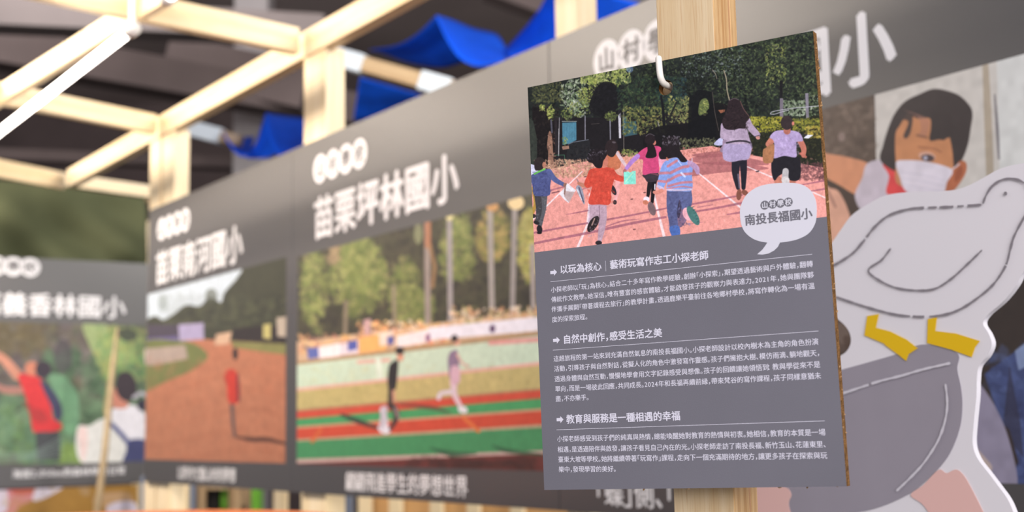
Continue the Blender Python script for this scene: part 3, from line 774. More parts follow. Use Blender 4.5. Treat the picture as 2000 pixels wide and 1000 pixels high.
# ================================================================== far frame with blue cloth swags
far = root('far_pergola', loc=at(700, 120, 5.0), label='farther timber frame with pale tape wraps, seen between post and panel top', cat='pergola')
def fbar(a_, b2, w, h, name='far_beam', mat=None):
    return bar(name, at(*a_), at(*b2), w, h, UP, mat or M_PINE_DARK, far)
fbar((560, 85, 4.9), (960, 195, 4.6), 0.055, 0.05)
fbar((330, 240, 6.3), (470, 276, 6.2), 0.055, 0.05)
fbar((140, 362, 5.6), (300, 384, 5.6), 0.06, 0.05)
def wrap(a_, b2, w, h): return bar('tape_wrap', at(*a_), at(*b2), w, h, UP, M_TAPE, far)
wrap((655, 111, 4.82), (712, 127, 4.78), 0.070, 0.06); wrap((824, 158, 4.7), (882, 174, 4.66), 0.070, 0.06); wrap((372, 251, 6.27), (434, 267, 6.23), 0.075, 0.06)

def swag(name, profile_a, profile_b, da, db, parent, ns=8, mat=M_BLUE):
    """a strip of cloth between two drooping edges, each given by where it is seen and its depth"""
    A = smooth_open(profile_a, ns); B = smooth_open(profile_b, ns)
    def resample(P, n):
        L = np.r_[0, np.cumsum(np.hypot(*np.diff(P, axis=0).T))]; t = np.linspace(0, L[-1], n)
        return np.c_[np.interp(t, L, P[:, 0]), np.interp(t, L, P[:, 1])]
    n = 26; A = resample(A, n); B = resample(B, n); rows = 10; v = []; f = []
    for j in range(rows):
        s_ = j / (rows - 1)
        for i in range(n):
            t_ = i / (n - 1)
            d = (da[0] + (da[1] - da[0]) * t_) * (1 - s_) + (db[0] + (db[1] - db[0]) * t_) * s_
            p = A[i] * (1 - s_) + B[i] * s_
            d += 0.015 * math.sin(s_ * 12 + t_ * 3) * math.sin(math.pi * s_)
            v.append(at(p[0], p[1], d))
    for j in range(rows - 1):
        for i in range(n - 1):
            q = j * n + i; f.append((q, q + 1, q + n + 1, q + n))
    M = MW[parent.name]; I = M.inverted(); v = [I @ p for p in v]
    o = link(name, pydata(name, v, f, True), mat, parent, local_matrix=Matrix.Identity(4))
    md = o.modifiers.new('thickness', 'SOLIDIFY'); md.thickness = 0.003
    return o
def blue(loc, label): return root('blue_cloth', loc=loc, label=label, cat='cloth', group=None)
c1 = blue(at(900, 80, 5), 'large blue cloth swag with a bright fold, right of the middle post')
swag('bright_fold', [(852, 30), (872, 74), (898, 112), (935, 128), (985, 118)], [(853, 29), (885, 38), (925, 54), (970, 66), (992, 98)], (4.9, 4.8), (5.9, 5.8), c1)
swag('shaded_fold', [(722, 97), (775, 88), (815, 66), (852, 30)], [(740, 100), (800, 122), (860, 132), (905, 122)], (5.5, 4.95), (5.9, 5.3), c1)
c2 = blue(at(1080, 40, 5), 'blue cloth sheet hanging behind the right-hand pine post above the panels')
swag('sheet', [(985, 100), (1030, 50), (1060, 8), (1080, -40)], [(985, 112), (1080, 120), (1180, 90), (1300, 20)], (5.4, 5.0), (5.2, 4.6), c2)
c3 = blue(at(750, 190, 5), 'small blue cloth corner hanging under the taped beam')
swag('sheet', [(703, 151), (740, 161), (770, 170), (830, 188)], [(690, 236), (740, 240), (780, 236), (830, 220)], (5.1, 5.0), (5.5, 5.4), c3)
c4_ = blue(at(500, 260, 6), 'blue cloth swags low down, left of the middle post')
swag('bright_fold', [(436, 256), (444, 275), (456, 292), (470, 304), (490, 304)], [(436, 256), (460, 262), (480, 267), (497, 266), (496, 275)], (6.1, 6.0), (6.9, 6.7), c4_)
swag('shaded_fold', [(480, 306), (500, 280), (512, 245), (520, 222)], [(484, 310), (505, 310), (525, 308), (540, 300)], (6.2, 6.1), (6.1, 6.0), c4_)
swag('long_fold', [(520, 221), (526, 262), (540, 298), (570, 312), (640, 310)], [(520, 221), (550, 225), (590, 230), (620, 236), (650, 250)], (5.95, 5.8), (6.8, 6.5), c4_)

# ================================================================== things seen below the panels
M_BLACK = new_mat('black_plastic', (26, 24, 26), 0.5); M_CREAM = new_mat('cream_board', (226, 208, 172), 0.6, noise=(4, 0.06)); M_STEEL = new_mat('blue_grey_metal', (112, 122, 142), 0.45)
M_LIME = new_mat('lime_plastic', (120, 190, 60), 0.5); M_LILAC = new_mat('lilac_cloth', (158, 150, 176), 0.8); M_TAN = new_mat('tan_ply', (206, 160, 104), 0.6, noise=(5, 0.1))
def upright(name, xa, xb, ytop, d, depth, mat, z0=0.0, **kw):
    a_ = at(xa, ytop, d); b2 = at(xb, ytop, d)
    u = Vector((b2.x - a_.x, b2.y - a_.y, 0)); L = u.length; u.normalize()
    M = Matrix.Translation((a_.x, a_.y, z0)) @ Matrix((u, Vector((-u.y, u.x, 0)), UP)).transposed().to_4x4()
    return tag(link(name, box_mesh(name, 0, L, 0, depth, 0, max(a_.z, b2.z) - z0, 0.003), mat, world_matrix=M), **kw)
# tall shelf with boxes behind the first panel
sh0 = at(372, 940, 5.2)
shelf = root('storage_shelf', loc=(sh0.x, sh0.y, 0), label='pine storage shelf behind the panels, just left of the middle post', cat='shelf')
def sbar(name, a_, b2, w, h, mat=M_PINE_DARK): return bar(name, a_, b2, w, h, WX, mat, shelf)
def gpt(x, d, z): p = at(x, 965, d); return Vector((p.x, p.y, z))
for x in (390, 458): sbar('upright', gpt(x, 5.2, 0), gpt(x, 5.2, EYE - 0.13), 0.06, 0.03); sbar('upright', gpt(x + 4, 5.6, 0), gpt(x + 4, 5.6, EYE - 0.13), 0.06, 0.03)
for z in (0.4, 0.8, EYE - 0.33): 
    bar('shelf_board', gpt(384, 5.4, z), gpt(470, 5.4, z), 0.4, 0.02, (0, 1, 0), M_PINE_DARK, shelf)
bar('top_board', gpt(384, 5.4, EYE - 0.22), gpt(470, 5.4, EYE - 0.22), 0.4, 0.03, (0, 1, 0), M_PINE_DARK, shelf)
def boxon(name, x0_, x1_, d, z0_, z1_, mat, **kw):
    a_ = at(x0_, 975, d); b2 = at(x1_, 975, d); w_ = b2.x - a_.x
    M = Matrix.Translation((a_.x, a_.y, z0_))
    return tag(link(name, box_mesh(name, 0, w_, 0, 0.12, 0, z1_ - z0_, 0.006), mat, world_matrix=M), **kw)
boxon('storage_box', 403, 425, 5.25, EYE - 0.318, EYE - 0.235, M_BLACK, label='black box on the pine shelf behind the panels', cat='box')
boxon('lime_container', 430, 444, 5.25, EYE - 0.316, EYE - 0.225, M_LIME, label='lime green container beside the black box', cat='container')
boxon('lime_container', 490, 503, 5.3, EYE - 0.60, EYE - 0.22, M_LIME, label='second lime green container, right of the pine shelf', cat='container')
upright('timber_post', 346, 366, 940, 4.6, 0.045, M_PINE, label='slim pine post below the dirt track panel', cat='post')
upright('metal_post', 368, 380, 940, 5.0, 0.03, M_STEEL, label='slim blue grey post beside the slim pine post', cat='post')
upright('metal_post', 275, 284, 930, 4.75, 0.03, M_STEEL, label='blue grey post at the right edge of the ochre poster', cat='post')
upright('hanging_cloth', 330, 345, 935, 5.6, 0.02, M_LILAC, label='lilac cloth strip behind the double pine posts', cat='cloth')
upright('timber_post', 534, 558, 950, 3.9, 0.05, M_PINE, label='pine post below the panel joint, left of the cream board', cat='post')
upright('cream_board', 588, 642, 960, 4.2, 0.03, M_CREAM, label='cream board standing behind the middle panel', cat='board')
upright('timber_post', 646, 662, 962, 4.1, 0.03, M_PINE_DARK, label='narrow pine post at the right side of the cream board', cat='post')
upright('metal_post', 668, 688, 966, 4.0, 0.04, M_STEEL, label='blue grey post beside the plywood crate', cat='post')
upright('dark_gap_block', 692, 716, 966, 4.75, 0.2, M_BLACK, label='added black block filling the dark gap beside the plywood crate', cat='filler')  # black block standing in for the shade of an open gap
cz = root('plywood_crate', loc=(gpt(718, 4.4, 0)), label='tan plywood crate with upright battens behind the middle panel', cat='crate')
ca_, cb_ = gpt(718, 4.4, 0), gpt(1120, 4.0, 0); u = (cb_ - ca_).normalized(); top = EYE - 0.17
for k in range(9):
    za = top - (k + 1) * 0.145; 
    Mx = Matrix.Translation(ca_ + Vector((0, 0, za))) @ Matrix((u, Vector((-u.y, u.x, 0)), UP)).transposed().to_4x4()
    link('plank', box_mesh('plank', 0, (cb_ - ca_).length, 0, 0.018, 0, 0.14, 0.003), M_TAN, cz, world_matrix=Mx)
for x in (718, 778, 858, 930, 1015):
    q_ = gpt(x, 4.4 - 0.4 * (x - 718) / 402, 0); q_ = q_ - Vector((-u.y, u.x, 0)) * 0.012
    bar('batten', q_, q_ + Vector((0, 0, top + 0.005)), 0.05, 0.022, u, M_CREAM, cz)
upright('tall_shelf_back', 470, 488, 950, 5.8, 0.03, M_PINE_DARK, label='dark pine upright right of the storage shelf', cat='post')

# orange round table top, its rim just in view at the lower left
M_ORANGE = new_mat('orange_laminate', (240, 138, 84), 0.5); M_PINKRIM = new_mat('coral_laminate', (236, 120, 110), 0.5)
tc_ = at(205, 1000, 2.55); tz = tc_.z; R_ = 0.42
ray0 = Vector(ray(205, 1000)); hdir = Vector((ray0.x, ray0.y, 0)).normalized()
tcen = Vector((tc_.x, tc_.y, 0)) - hdir * R_
tab = root('round_table', loc=(tcen.x, tcen.y, 0), label='orange round table whose rim just shows at the lower left edge', cat='table')
def disc_mesh(name, r, z0_, z1_, n=96, bev=0.004):
    prof = [(0, z0_), (r - bev, z0_), (r, z0_ + bev), (r, z1_ - bev), (r - bev, z1_), (0, z1_)]
    v = []; f = []
    for (pr_, pz) in prof[1:-1]:
        v += [(pr_ * math.cos(2 * math.pi * k / n), pr_ * math.sin(2 * math.pi * k / n), pz) for k in range(n)]
    for j in range(3):
        f += [(j * n + k, j * n + (k + 1) % n, (j + 1) * n + (k + 1) % n, (j + 1) * n + k) for k in range(n)]
    f.append(tuple(range(n))[::-1]); f.append(tuple(3 * n + k for k in range(n)))
    return pydata(name, v, f)
link('table_top', disc_mesh('table_top', R_, tz - 0.03, tz), M_ORANGE, tab, local_matrix=Matrix.Identity(4))
link('pedestal', tube_mesh('pedestal', [(0, 0, 0.02), (0, 0, tz - 0.03)], 0.035, 20), M_STEEL, tab, local_matrix=Matrix.Identity(4))
link('base', disc_mesh('base', 0.25, 0, 0.02, 48), M_STEEL, tab, local_matrix=Matrix.Identity(4))

# ================================================================== the bird cutout
DK0 = at(1800, 600, 1.14)
DUCK = Frame(DK0, -WALL_D)
def dl(P, off=0.0): return [DUCK.loc(x, y, off) for x, y in P]
outline = [(1600, 505), (1626, 472), (1640, 452), (1664, 420), (1700, 396), (1732, 381), (1780, 375), (1856, 372), (1892, 362), (1921, 347), (1950, 331), (1985, 321), (2020, 320), (2060, 340), (2082, 385), (2072, 440), (2036, 500), (2000, 530), (1984, 558), (1960, 588), (1929, 615), (1920, 632), (1931, 652), (1937, 672), (1929, 694), (1912, 715), (1908, 740), (1907, 775), (1902, 825), (1900, 867), (1909, 895), (1930, 923), (1951, 951), (1968, 975), (1980, 1002), (2000, 1060), (2010, 1130), (1900, 1170), (1600, 1175), (1400, 1150), (1388, 1000), (1400, 860), (1430, 780), (1500, 735), (1590, 712), (1636, 697), (1655, 684), (1662, 664), (1655, 642), (1634, 622), (1600, 605), (1588, 560)]
ol = smooth_closed(dl(outline), 5)
def prism(name, P, y0, y1):
    from mathutils.geometry import tessellate_polygon
    n = len(P); tri = tessellate_polygon([[Vector((p[0], p[1], 0)) for p in P]])
    v = [(p[0], y0, p[1]) for p in P] + [(p[0], y1, p[1]) for p in P]
    sgn = sum((P[i][0] - P[i - 1][0]) * (P[i][1] + P[i - 1][1]) for i in range(n))
    f = []
    for t in tri:
        (ax, az), (bx, bz), (cx, cz) = (P[i] for i in t)
        if (bx - ax) * (cz - az) - (bz - az) * (cx - ax) < 0: t = t[::-1]
        f.append(tuple(t)); f.append(tuple(i + n for i in t[::-1]))
    for i in range(n):
        j = (i + 1) % n
        f.append((i, j, j + n, i + n) if sgn > 0 else (j, i, i + n, j + n))
    return pydata(name, v, f)
duck = root('bird_cutout', DUCK.M, label='white bird on a grey bowl, flat die-cut board right of the hanging card', cat='cutout')
M_CUT = new_mat('white_board', (222, 218, 223), 0.6, 0.3); M_CUTG = new_mat('warm_grey_print', (149, 143, 153), 0.6, 0.3, noise=(25, 0.02)); M_YEL = new_mat('yellow_print', (224, 182, 20), 0.6, 0.3)
M_PINK = new_mat('pink_print', (222, 180, 173), 0.6, 0.3); M_LINE = new_mat('grey_crayon', (132, 126, 132), 0.7, 0.2); M_LINEW = new_mat('pale_crayon', (204, 200, 208), 0.7, 0.2)
I4 = Matrix.Identity(4)
link('board', prism('board', ol, 0.0, 0.006), M_CUT, duck, local_matrix=I4)
def dshape(name, P, mat, y, curved=True):
    P = dl(P); P = smooth_closed(P, 5) if curved else P
    return link(name, prism(name, P, y, y + 0.0004), mat, duck, local_matrix=I4)
def dstroke(name, P, w, mat, y, gaps=()):
    """crayon stroke: a ribbon of uneven width with small gaps, w in picture pixels"""
    P = smooth_open(P, 14); Q = []
    L = np.r_[0, np.cumsum(np.hypot(*np.diff(P, axis=0).T))]; t = np.arange(0, L[-1], 2.5)
    P = np.c_[np.interp(t, L, P[:, 0]), np.interp(t, L, P[:, 1])]
    ww = w * (0.78 + 0.22 * np.sin(t * 0.21 + 1) * np.sin(t * 0.083) + 0.16 * RNG.random(len(t)))
    ww[0] *= .4; ww[-1] *= .4
    d = np.gradient(P, axis=0); d /= np.hypot(d[:, 0], d[:, 1])[:, None]; nrm = np.c_[-d[:, 1], d[:, 0]]
    Lp = dl(P + nrm * ww[:, None] / 2); Rp = dl(P - nrm * ww[:, None] / 2); n = len(t)
    v = [(p[0], y, p[1]) for p in Lp] + [(p[0], y, p[1]) for p in Rp]
    f = [(i, i + 1, i + 1 + n, i + n) for i in range(n - 1) if not any(a_ < t[i] / L[-1] < b2 for a_, b2 in gaps)]
    me = pydata(name, v, f); bm = bmesh.new(); bm.from_mesh(me)
    for fc in bm.faces:
        fc.normal_update()
        if fc.normal.y > 0: fc.normal_flip()
    bm.to_mesh(me); bm.free()
    return link(name, me, mat, duck, local_matrix=I4)
def z6(P): return [(1580 + x / 2.5, 300 + y / 2.5) for x, y in P]
def z7(P): return [(1580 + x / 2.857, 650 + y / 2.857) for x, y in P]
dshape('bowl', [(1440, 770), (1560, 745), (1641, 723), (1744, 694), (1770, 684), (1790, 675), (1814, 673), (1850, 680), (1873, 694), (1870, 720), (1877, 755), (1880, 790), (1876, 832), (1860, 877), (1839, 909), (1804, 944), (1776, 965), (1720, 990), (1660, 1003), (1560, 1010), (1500, 990), (1455, 900)], M_CUTG, -0.0004)
dshape('pink_foot', z7([(725, 765), (770, 783), (822, 763), (862, 790), (905, 860), (980, 1010), (1020, 1120), (760, 1100), (640, 960), (570, 905), (640, 850)]), M_PINK, -0.0008)
dshape('pink_foot', [(1420, 940), (1490, 944), (1532, 950), (1546, 965), (1541, 985), (1550, 1020), (1560, 1080), (1440, 1090)], M_PINK, -0.0008)
dshape('yellow_leg', z6([(288, 793), (345, 783), (330, 850), (400, 868), (480, 908), (530, 948)]) + z7([(612, 86), (560, 120), (546, 157), (510, 128), (430, 70)]) + z6([(370, 928), (274, 888)]), M_YEL, -0.0012, False)
dshape('yellow_leg', z6([(584, 808), (628, 800), (620, 866), (720, 878), (838, 915), (815, 945), (798, 994), (700, 958), (580, 925)]), M_YEL, -0.0012, False)
dstroke('back_line', z6([(60, 556), (120, 548), (215, 490), (270, 430), (330, 355), (400, 300), (500, 270), (600, 264), (700, 260), (850, 250)]), 5.0, M_LINE, -0.0016, ((.30, .31), (.68, .70), (.75, .765), (.84, .86), (.90, .915)))
dstroke('head_line', z6([(855, 245), (870, 205), (900, 160), (950, 128), (1010, 125), (1060, 150), (1090, 210), (1080, 270), (1040, 340), (1005, 410), (988, 470), (965, 550), (905, 640), (820, 712), (740, 762), (660, 788), (560, 797), (440, 788), (340, 765), (240, 735), (130, 698)]), 5.0, M_LINE, -0.0016, ((.16, .165), (.42, .425), (.71, .725), (.76, .765)))
dstroke('wing_line', z6([(405, 463), (360, 520), (295, 570), (350, 620), (430, 655), (530, 668), (620, 660), (700, 612), (780, 540), (852, 470)]), 4.4, M_LINE, -0.0016)
link('eye', prism('eye', [DUCK.loc(1966 + 3.2 * math.cos(a_), 378 + 3.8 * math.sin(a_)) for a_ in np.linspace(0, 6.0, 12)], -0.0018, -0.0014), M_LINE, duck, local_matrix=I4)
dstroke('bowl_line', z7([(120, 350), (185, 340), (300, 303), (400, 270), (520, 240), (640, 205), (800, 168)]), 5.5, M_LINEW, -0.0016, ((.32, .34),))
dstroke('bowl_line', z7([(768, 285), (778, 400), (762, 505), (722, 610), (650, 722), (580, 800), (492, 885)]), 5.0, M_LINEW, -0.0016)
# back strut that lets the cutout stand
link('back_strut', box_mesh('back_strut', -0.16, -0.10, 0.0062, 0.05, -0.5, -0.06, 0.001), M_KRAFT, duck, local_matrix=I4)

# ================================================================== the near post, hook and hanging card
CARD_W, CARD_H, CARD_T = 0.210, 0.2855, 0.0075
A0 = at(1030.5, 171, 0.0)
q4 = [(1030.5, 171), (1587.5, 59.8), (1650.5, 950), (1061, 957)]
rays = np.array([ray(*p) for p in q4])
sol = np.linalg.solve(np.array([-rays[1], rays[2], -rays[3]]).T, -rays[0]); sol = np.r_[1, sol]
P4 = rays * sol[:, None]; sc_ = CARD_W / np.linalg.norm(P4[1] - P4[0]); P4 = P4 * sc_ + CAM
CARD_H = float(np.linalg.norm(P4[3] - P4[0]))
CARD = Frame(Vector(P4[0]), Vector(P4[1] - P4[0]), Vector(P4[0] - P4[3]))
card = root('hanging_card', CARD.M, label='tall grey information card with a photo of running children, hanging on the white hook', cat='sign')
hx, hz = CARD.loc(1300, 171)
HR = 0.0052; 
def card_plate(name, x0_, x1_, z0_, z1_, y0, y1, hole=None, n=32, uv=None):
    """a plate with, if asked, a round hole through it"""
    bm = bmesh.new()
    if hole is None:
        me = box_mesh(name, x0_, x1_, y0, y1, z0_, z1_); return me
    cx_, cz_, r_ = hole
    ang = [2 * math.pi * (k + 0.5) / n for k in range(n)]
    inner = [(cx_ + r_ * math.cos(a_), cz_ + r_ * math.sin(a_)) for a_ in ang]
    outer = []
    for a_ in ang:   # project onto a small square around the hole
        c_2, s_2 = math.cos(a_), math.sin(a_); k_ = 1 / max(abs(c_2), abs(s_2)); outer.append((cx_ + c_2 * k_ * 0.009, cz_ + s_2 * k_ * 0.009))
    sq = 0.009
    V = {}
    def vert(p, y):
        key = (round(p[0], 7), round(p[1], 7), y)
        if key not in V: V[key] = bm.verts.new((p[0], y, p[1]))
        return V[key]
    corners = [(cx_ + sq, cz_ + sq), (cx_ - sq, cz_ + sq), (cx_ - sq, cz_ - sq), (cx_ + sq, cz_ - sq)]
    BX = [(x1_, z1_), (x0_, z1_), (x0_, z0_), (x1_, z0_)]
    for y in (y0, y1):
        for k in range(n):
            a2 = (k + 1) % n
            pts = [inner[k], outer[k]]
            qd = lambda a_: int(((a_ + math.pi / 4) % (2 * math.pi)) // (math.pi / 2))
            if qd(ang[k]) != qd(ang[a2] if a2 else ang[0] + 2 * math.pi):
                ci = {0: 0, 1: 1, 2: 2, 3: 3}[qd(ang[k])]
                pts.append(corners[ci])
            pts += [outer[a2], inner[a2]]
            bm.faces.new([vert(p, y) for p in (pts if y == y1 else pts[::-1])])
        # ring between the small square (with its edge points) and the plate's border
        sides = [[], [], [], []]
        for k in range(n): sides[int(((ang[k] + math.pi / 4) % (2 * math.pi)) // (math.pi / 2))].append(outer[k])
        sides[0] = sorted(sides[0], key=lambda p: p[1]); sides[1] = sorted(sides[1], key=lambda p: -p[0]); sides[2] = sorted(sides[2], key=lambda p: -p[1]); sides[3] = sorted(sides[3], key=lambda p: p[0])
        cc = [corners[3], corners[0], corners[1], corners[2]]; bb = [BX[3], BX[0], BX[1], BX[2]]
        for i in range(4):
            pts = [bb[i], bb[(i + 1) % 4], cc[(i + 1) % 4]] + sides[i][::-1] + [cc[i]]
            bm.faces.new([vert(p, y) for p in (pts if y == y1 else pts[::-1])])
    for k in range(n):
        a2 = (k + 1) % n
        bm.faces.new([vert(inner[k], y0), vert(inner[a2], y0), vert(inner[a2], y1), vert(inner[k], y1)])
    bb = [BX[0], BX[1], BX[2], BX[3]]
    for i in range(4): bm.faces.new([vert(bb[i], y0), vert(bb[i], y1), vert(bb[(i + 1) % 4], y1), vert(bb[(i + 1) % 4], y0)])
    bmesh.ops.recalc_face_normals(bm, faces=bm.faces[:])
    if uv:
        lay = bm.loops.layers.uv.new('uv')
        for fc in bm.faces:
            for lp in fc.loops: lp[lay].uv = ((lp.vert.co.x - uv[0]) / (uv[1] - uv[0]), (lp.vert.co.z - uv[2]) / (uv[3] - uv[2]))
    return bm_mesh(name, bm)
HOLE = (hx, hz, HR)
ph_z = -0.5 * (-CARD.loc(1044, 493)[1] - CARD.loc(1612, 423.5)[1])
link('core', card_plate('core', 0, CARD_W, -CARD_H, 0, 0.0007, CARD_T, HOLE), M_KRAFT, card, local_matrix=I4)
link('grey_face', card_plate('grey_face', 0, CARD_W, -CARD_H, ph_z, 0.0, 0.0006), M_CARDGREY, card, local_matrix=I4)
# torn fibres along the cut edges
bm = bmesh.new()
for _ in range(30):
    if RNG.random() < 0.7: x_ = CARD_W + 0.0001; z_ = -CARD_H * RNG.random(); y_ = 0.001 + 0.006 * RNG.random()
    else: x_ = CARD_W * RNG.random(); z_ = -CARD_H - 0.0001; y_ = 0.001 + 0.006 * RNG.random()
    r_ = 0.0003 + 0.0005 * RNG.random(); m4 = Matrix.Translation((x_, y_, z_)) @ Matrix.Rotation(RNG.random() * 3, 4, 'Y') @ Matrix.Diagonal((r_ * 2, r_, r_, 1))
    bmesh.ops.create_icosphere(bm, subdivisions=1, radius=1, matrix=m4)
tag(link('edge_fibres', bm_mesh('edge_fibres', bm), new_mat('pale_fibre', (165, 130, 90), 0.9), card, local_matrix=I4), kind='stuff')

# ---- the card's photo
P = Canvas(CARD, 0, CARD_W, ph_z, 0, 1500, (40, 46, 44))
def K(P_): return [(1030 + x / 4.76, 280 + y / 4.76) for x, y in P_]          # four magnified views the picture was studied in
def K2(P_): return [(1190 + x / 4.545, 250 + y / 4.545) for x, y in P_]
def K3(P_): return [(1380 + x / 4.546, 180 + y / 4.546) for x, y in P_]
def K4(P_): return [(1030 + x / 6.25, 140 + y / 6.25) for x, y in P_]
def K5(P_): return [(1300 + x / 4.0, 50 + y / 4.0) for x, y in P_]
def K6(P_): return [(1020 + x / 4.0, 50 + y / 4.0) for x, y in P_]
DG = [(30, 38, 34), (44, 54, 46), (26, 30, 30), (54, 66, 52), (36, 44, 44)]
MG = [(66, 82, 56), (84, 104, 66), (54, 70, 52), (100, 118, 78)]
YG = [(150, 164, 84), (128, 146, 76), (170, 178, 104), (104, 124, 66)]
PGn = [(150, 170, 140), (180, 196, 178), (120, 144, 110), (98, 120, 88)]
P.dabs(1030, 40, 1612, 300, 5200, 3.4, DG, 0.75)
P.dabs(1220, 60, 1600, 230, 2400, 2.1, MG, 0.5)
P.dabs(1290, 130, 1470, 230, 700, 2.0, [(20, 24, 26), (30, 36, 36)], 0.7)
P.dabs(1400, 60, 1600, 190, 1500, 1.7, MG + [(120, 140, 96)], 0.5); P.dabs(1495, 85, 1535, 165, 220, 1.6, YG, 0.6)
P.dabs(1330, 95, 1450, 150, 260, 1.6, [(120, 140, 136), (96, 120, 104), (150, 164, 170)], 0.5)
P.dabs(1280, 150, 1340, 200, 260, 2.2, [(30, 54, 64), (40, 66, 74), (60, 92, 100)], 0.5)
# left trees
P.poly(K4([(60, 430), (250, 440), (330, 600), (420, 1000), (430, 1080), (60, 1250)]), (34, 30, 32))
P.dabs(1040, 205, 1090, 330, 260, 2.6, [(38, 34, 36), (28, 26, 28), (52, 46, 44)], 0.7)
P.poly(K4([(10, 560), (70, 600), (115, 800), (120, 1000), (90, 1290), (20, 1290)]), (58, 66, 60)); P.dabs(1032, 235, 1048, 340, 80, 2.2, [(66, 76, 66), (48, 54, 50)], 0.6)
P.curve(K4([(265, 730), (300, 780), (315, 1000), (330, 1150), (400, 1270), (300, 1290), (250, 1180), (255, 1000), (240, 900)]), (146, 114, 96)); P.dabs(1070, 258, 1090, 345, 90, 1.8, [(110, 84, 72), (164, 134, 118), (84, 66, 60)], 0.7)
P.poly(K4([(330, 560), (420, 560), (420, 1000), (340, 1000)]), (48, 44, 48)); P.line(K4([(290, 590), (300, 740)]), 3.5, (96, 100, 116), 0.8)
# dark yard, blue huts, poles
P.poly(K4([(430, 560), (1400, 560), (1400, 1080), (430, 1080)]), (36, 33, 38)); P.poly([(1088, 235), (1260, 228), (1400, 210), (1400, 300), (1088, 318)], (36, 34, 38))
P.poly(K4([(425, 622), (598, 616), (600, 835), (515, 875), (430, 895)]), (78, 134, 160))
for k in range(9): P.line(K4([(438 + k * 19, 625), (440 + k * 19, 880 - k * 5)]), 0.7, (58, 106, 130), 0.8)
P.line(K4([(425, 606), (600, 606)]), 1.6, (140, 160, 160)); P.dabs(1098, 268, 1108, 283, 24, 1.4, YG, 0.7); P.poly(K4([(430, 910), (520, 905), (510, 945), (430, 950)]), (186, 150, 126))
P.poly(K6([(785, 755), (890, 745), (900, 850), (800, 868)]), (58, 92, 102)); P.poly([(1216, 228), (1224, 228), (1224, 262), (1216, 264)], (64, 100, 112))
P.line(K4([(705, 545), (706, 830)]), 2.2, (120, 124, 136)); P.line(K4([(1009, 565), (1014, 830)]), 2.4, (122, 126, 138)); P.poly(K4([(1105, 425), (1140, 430), (1145, 812), (1118, 812)]), (188, 194, 206)); P.line(K4([(1175, 430), (1178, 1000)]), 1.2, (130, 128, 122))
P.line(K4([(385, 700), (380, 1120)]), 2.2, (160, 164, 172), 0.9); P.line(K6([(290, 720), (285, 1000)]), 1.6, (150, 155, 160), 0.8); P.line(K4([(780, 640), (880, 632)]), 0.8, (110, 104, 100), 0.7)
P.poly(K4([(490, 885), (560, 855), (740, 825), (765, 850), (760, 1100), (470, 1120)]), (42, 44, 48)); P.line(K4([(500, 885), (560, 860), (745, 830)]), 1.3, (112, 122, 134)); P.dabs(1105, 285, 1160, 315, 100, 2, [(30, 30, 34), (52, 52, 54)], 0.7)
P.line(K([(250, 110), (345, 108), (352, 200)]), 1.4, (60, 104, 84)); P.poly(K([(265, 120), (340, 115), (345, 210), (265, 215)]), (40, 40, 44)); P.poly(K([(360, 160), (405, 158), (405, 195), (365, 198)]), (166, 130, 110)); P.poly(K([(320, 30), (385, 20), (390, 50), (330, 60)]), (150, 120, 104))
# lit leaves
P.dabs(1040, 160, 1100, 200, 320, 2.1, [(92, 100, 66), (112, 116, 72), (70, 78, 56)], 0.6)
P.dabs(1092, 150, 1150, 222, 620, 1.8, PGn, 0.75, 2.4, inside=True); P.dabs(1125, 168, 1160, 205, 220, 1.8, YG, 0.7, inside=True); P.dabs(1110, 195, 1155, 230, 260, 1.7, PGn + YG, 0.7, inside=True)
P.dabs(1068, 205, 1084, 236, 110, 1.8, YG, 0.8, inside=True); P.dabs(1054, 205, 1064, 216, 40, 1.6, YG, 0.8); P.dabs(1094, 210, 1120, 236, 120, 1.8, YG + MG, 0.7, inside=True)
P.dabs(1135, 128, 1232, 163, 620, 2.0, [(160, 176, 104), (136, 156, 84), (182, 194, 128), (110, 130, 72)], 0.8); P.dabs(1150, 150, 1170, 186, 110, 1.9, YG, 0.8); P.dabs(1195, 145, 1215, 170, 90, 2, YG, 0.8, inside=True)
P.curve([(1152, 215), (1160, 180), (1178, 160), (1200, 165), (1214, 190), (1212, 220), (1185, 232)], (30, 30, 34), 0.9); P.dabs(1150, 165, 1215, 228, 260, 2.4, [(28, 28, 32), (36, 36, 42)], 0.6)
P.dabs(1180, 216, 1206, 236, 120, 1.7, [(104, 118, 66), (84, 98, 60)], 0.8, inside=True); P.dabs(1205, 150, 1330, 215, 700, 2.2, [(46, 66, 54), (58, 80, 58), (34, 48, 46), (72, 96, 62)], 0.6); P.ell(1230, 135, 7, 7, (96, 124, 170), 0, 0.6)
P.dabs(1215, 208, 1300, 262, 520, 2.0, [(124, 132, 74), (90, 104, 62), (150, 150, 84), (70, 84, 56)], 0.7); P.dabs(1305, 188, 1350, 240, 260, 2.0, [(134, 144, 90), (100, 116, 72), (150, 150, 90)], 0.7)
P.line(K6([(1085, 550), (1100, 660), (1110, 800)]), [4, 5, 6], (28, 30, 36), 1, True); P.line(K6([(1205, 600), (1160, 700), (1125, 800)]), 3.4, (40, 42, 42), 1, True); P.line(K6([(1060, 750), (1080, 835)]), 1.8, (150, 156, 150), 0.8)
P.curve([(1262, 262), (1290, 246), (1345, 240), (1400, 200), (1470, 240), (1470, 290), (1330, 290), (1262, 290)], (28, 27, 30), 0.9)
P.poly(K5([(185, 560), (260, 500), (370, 520), (400, 900), (170, 900)]), (24, 26, 30), 0.85); P.curve(K5([(270, 590), (320, 570), (340, 640), (280, 700), (255, 680)]), (108, 126, 76), 0.8); P.dabs(1366, 193, 1386, 226, 60, 1.8, YG, 0.6, inside=True)
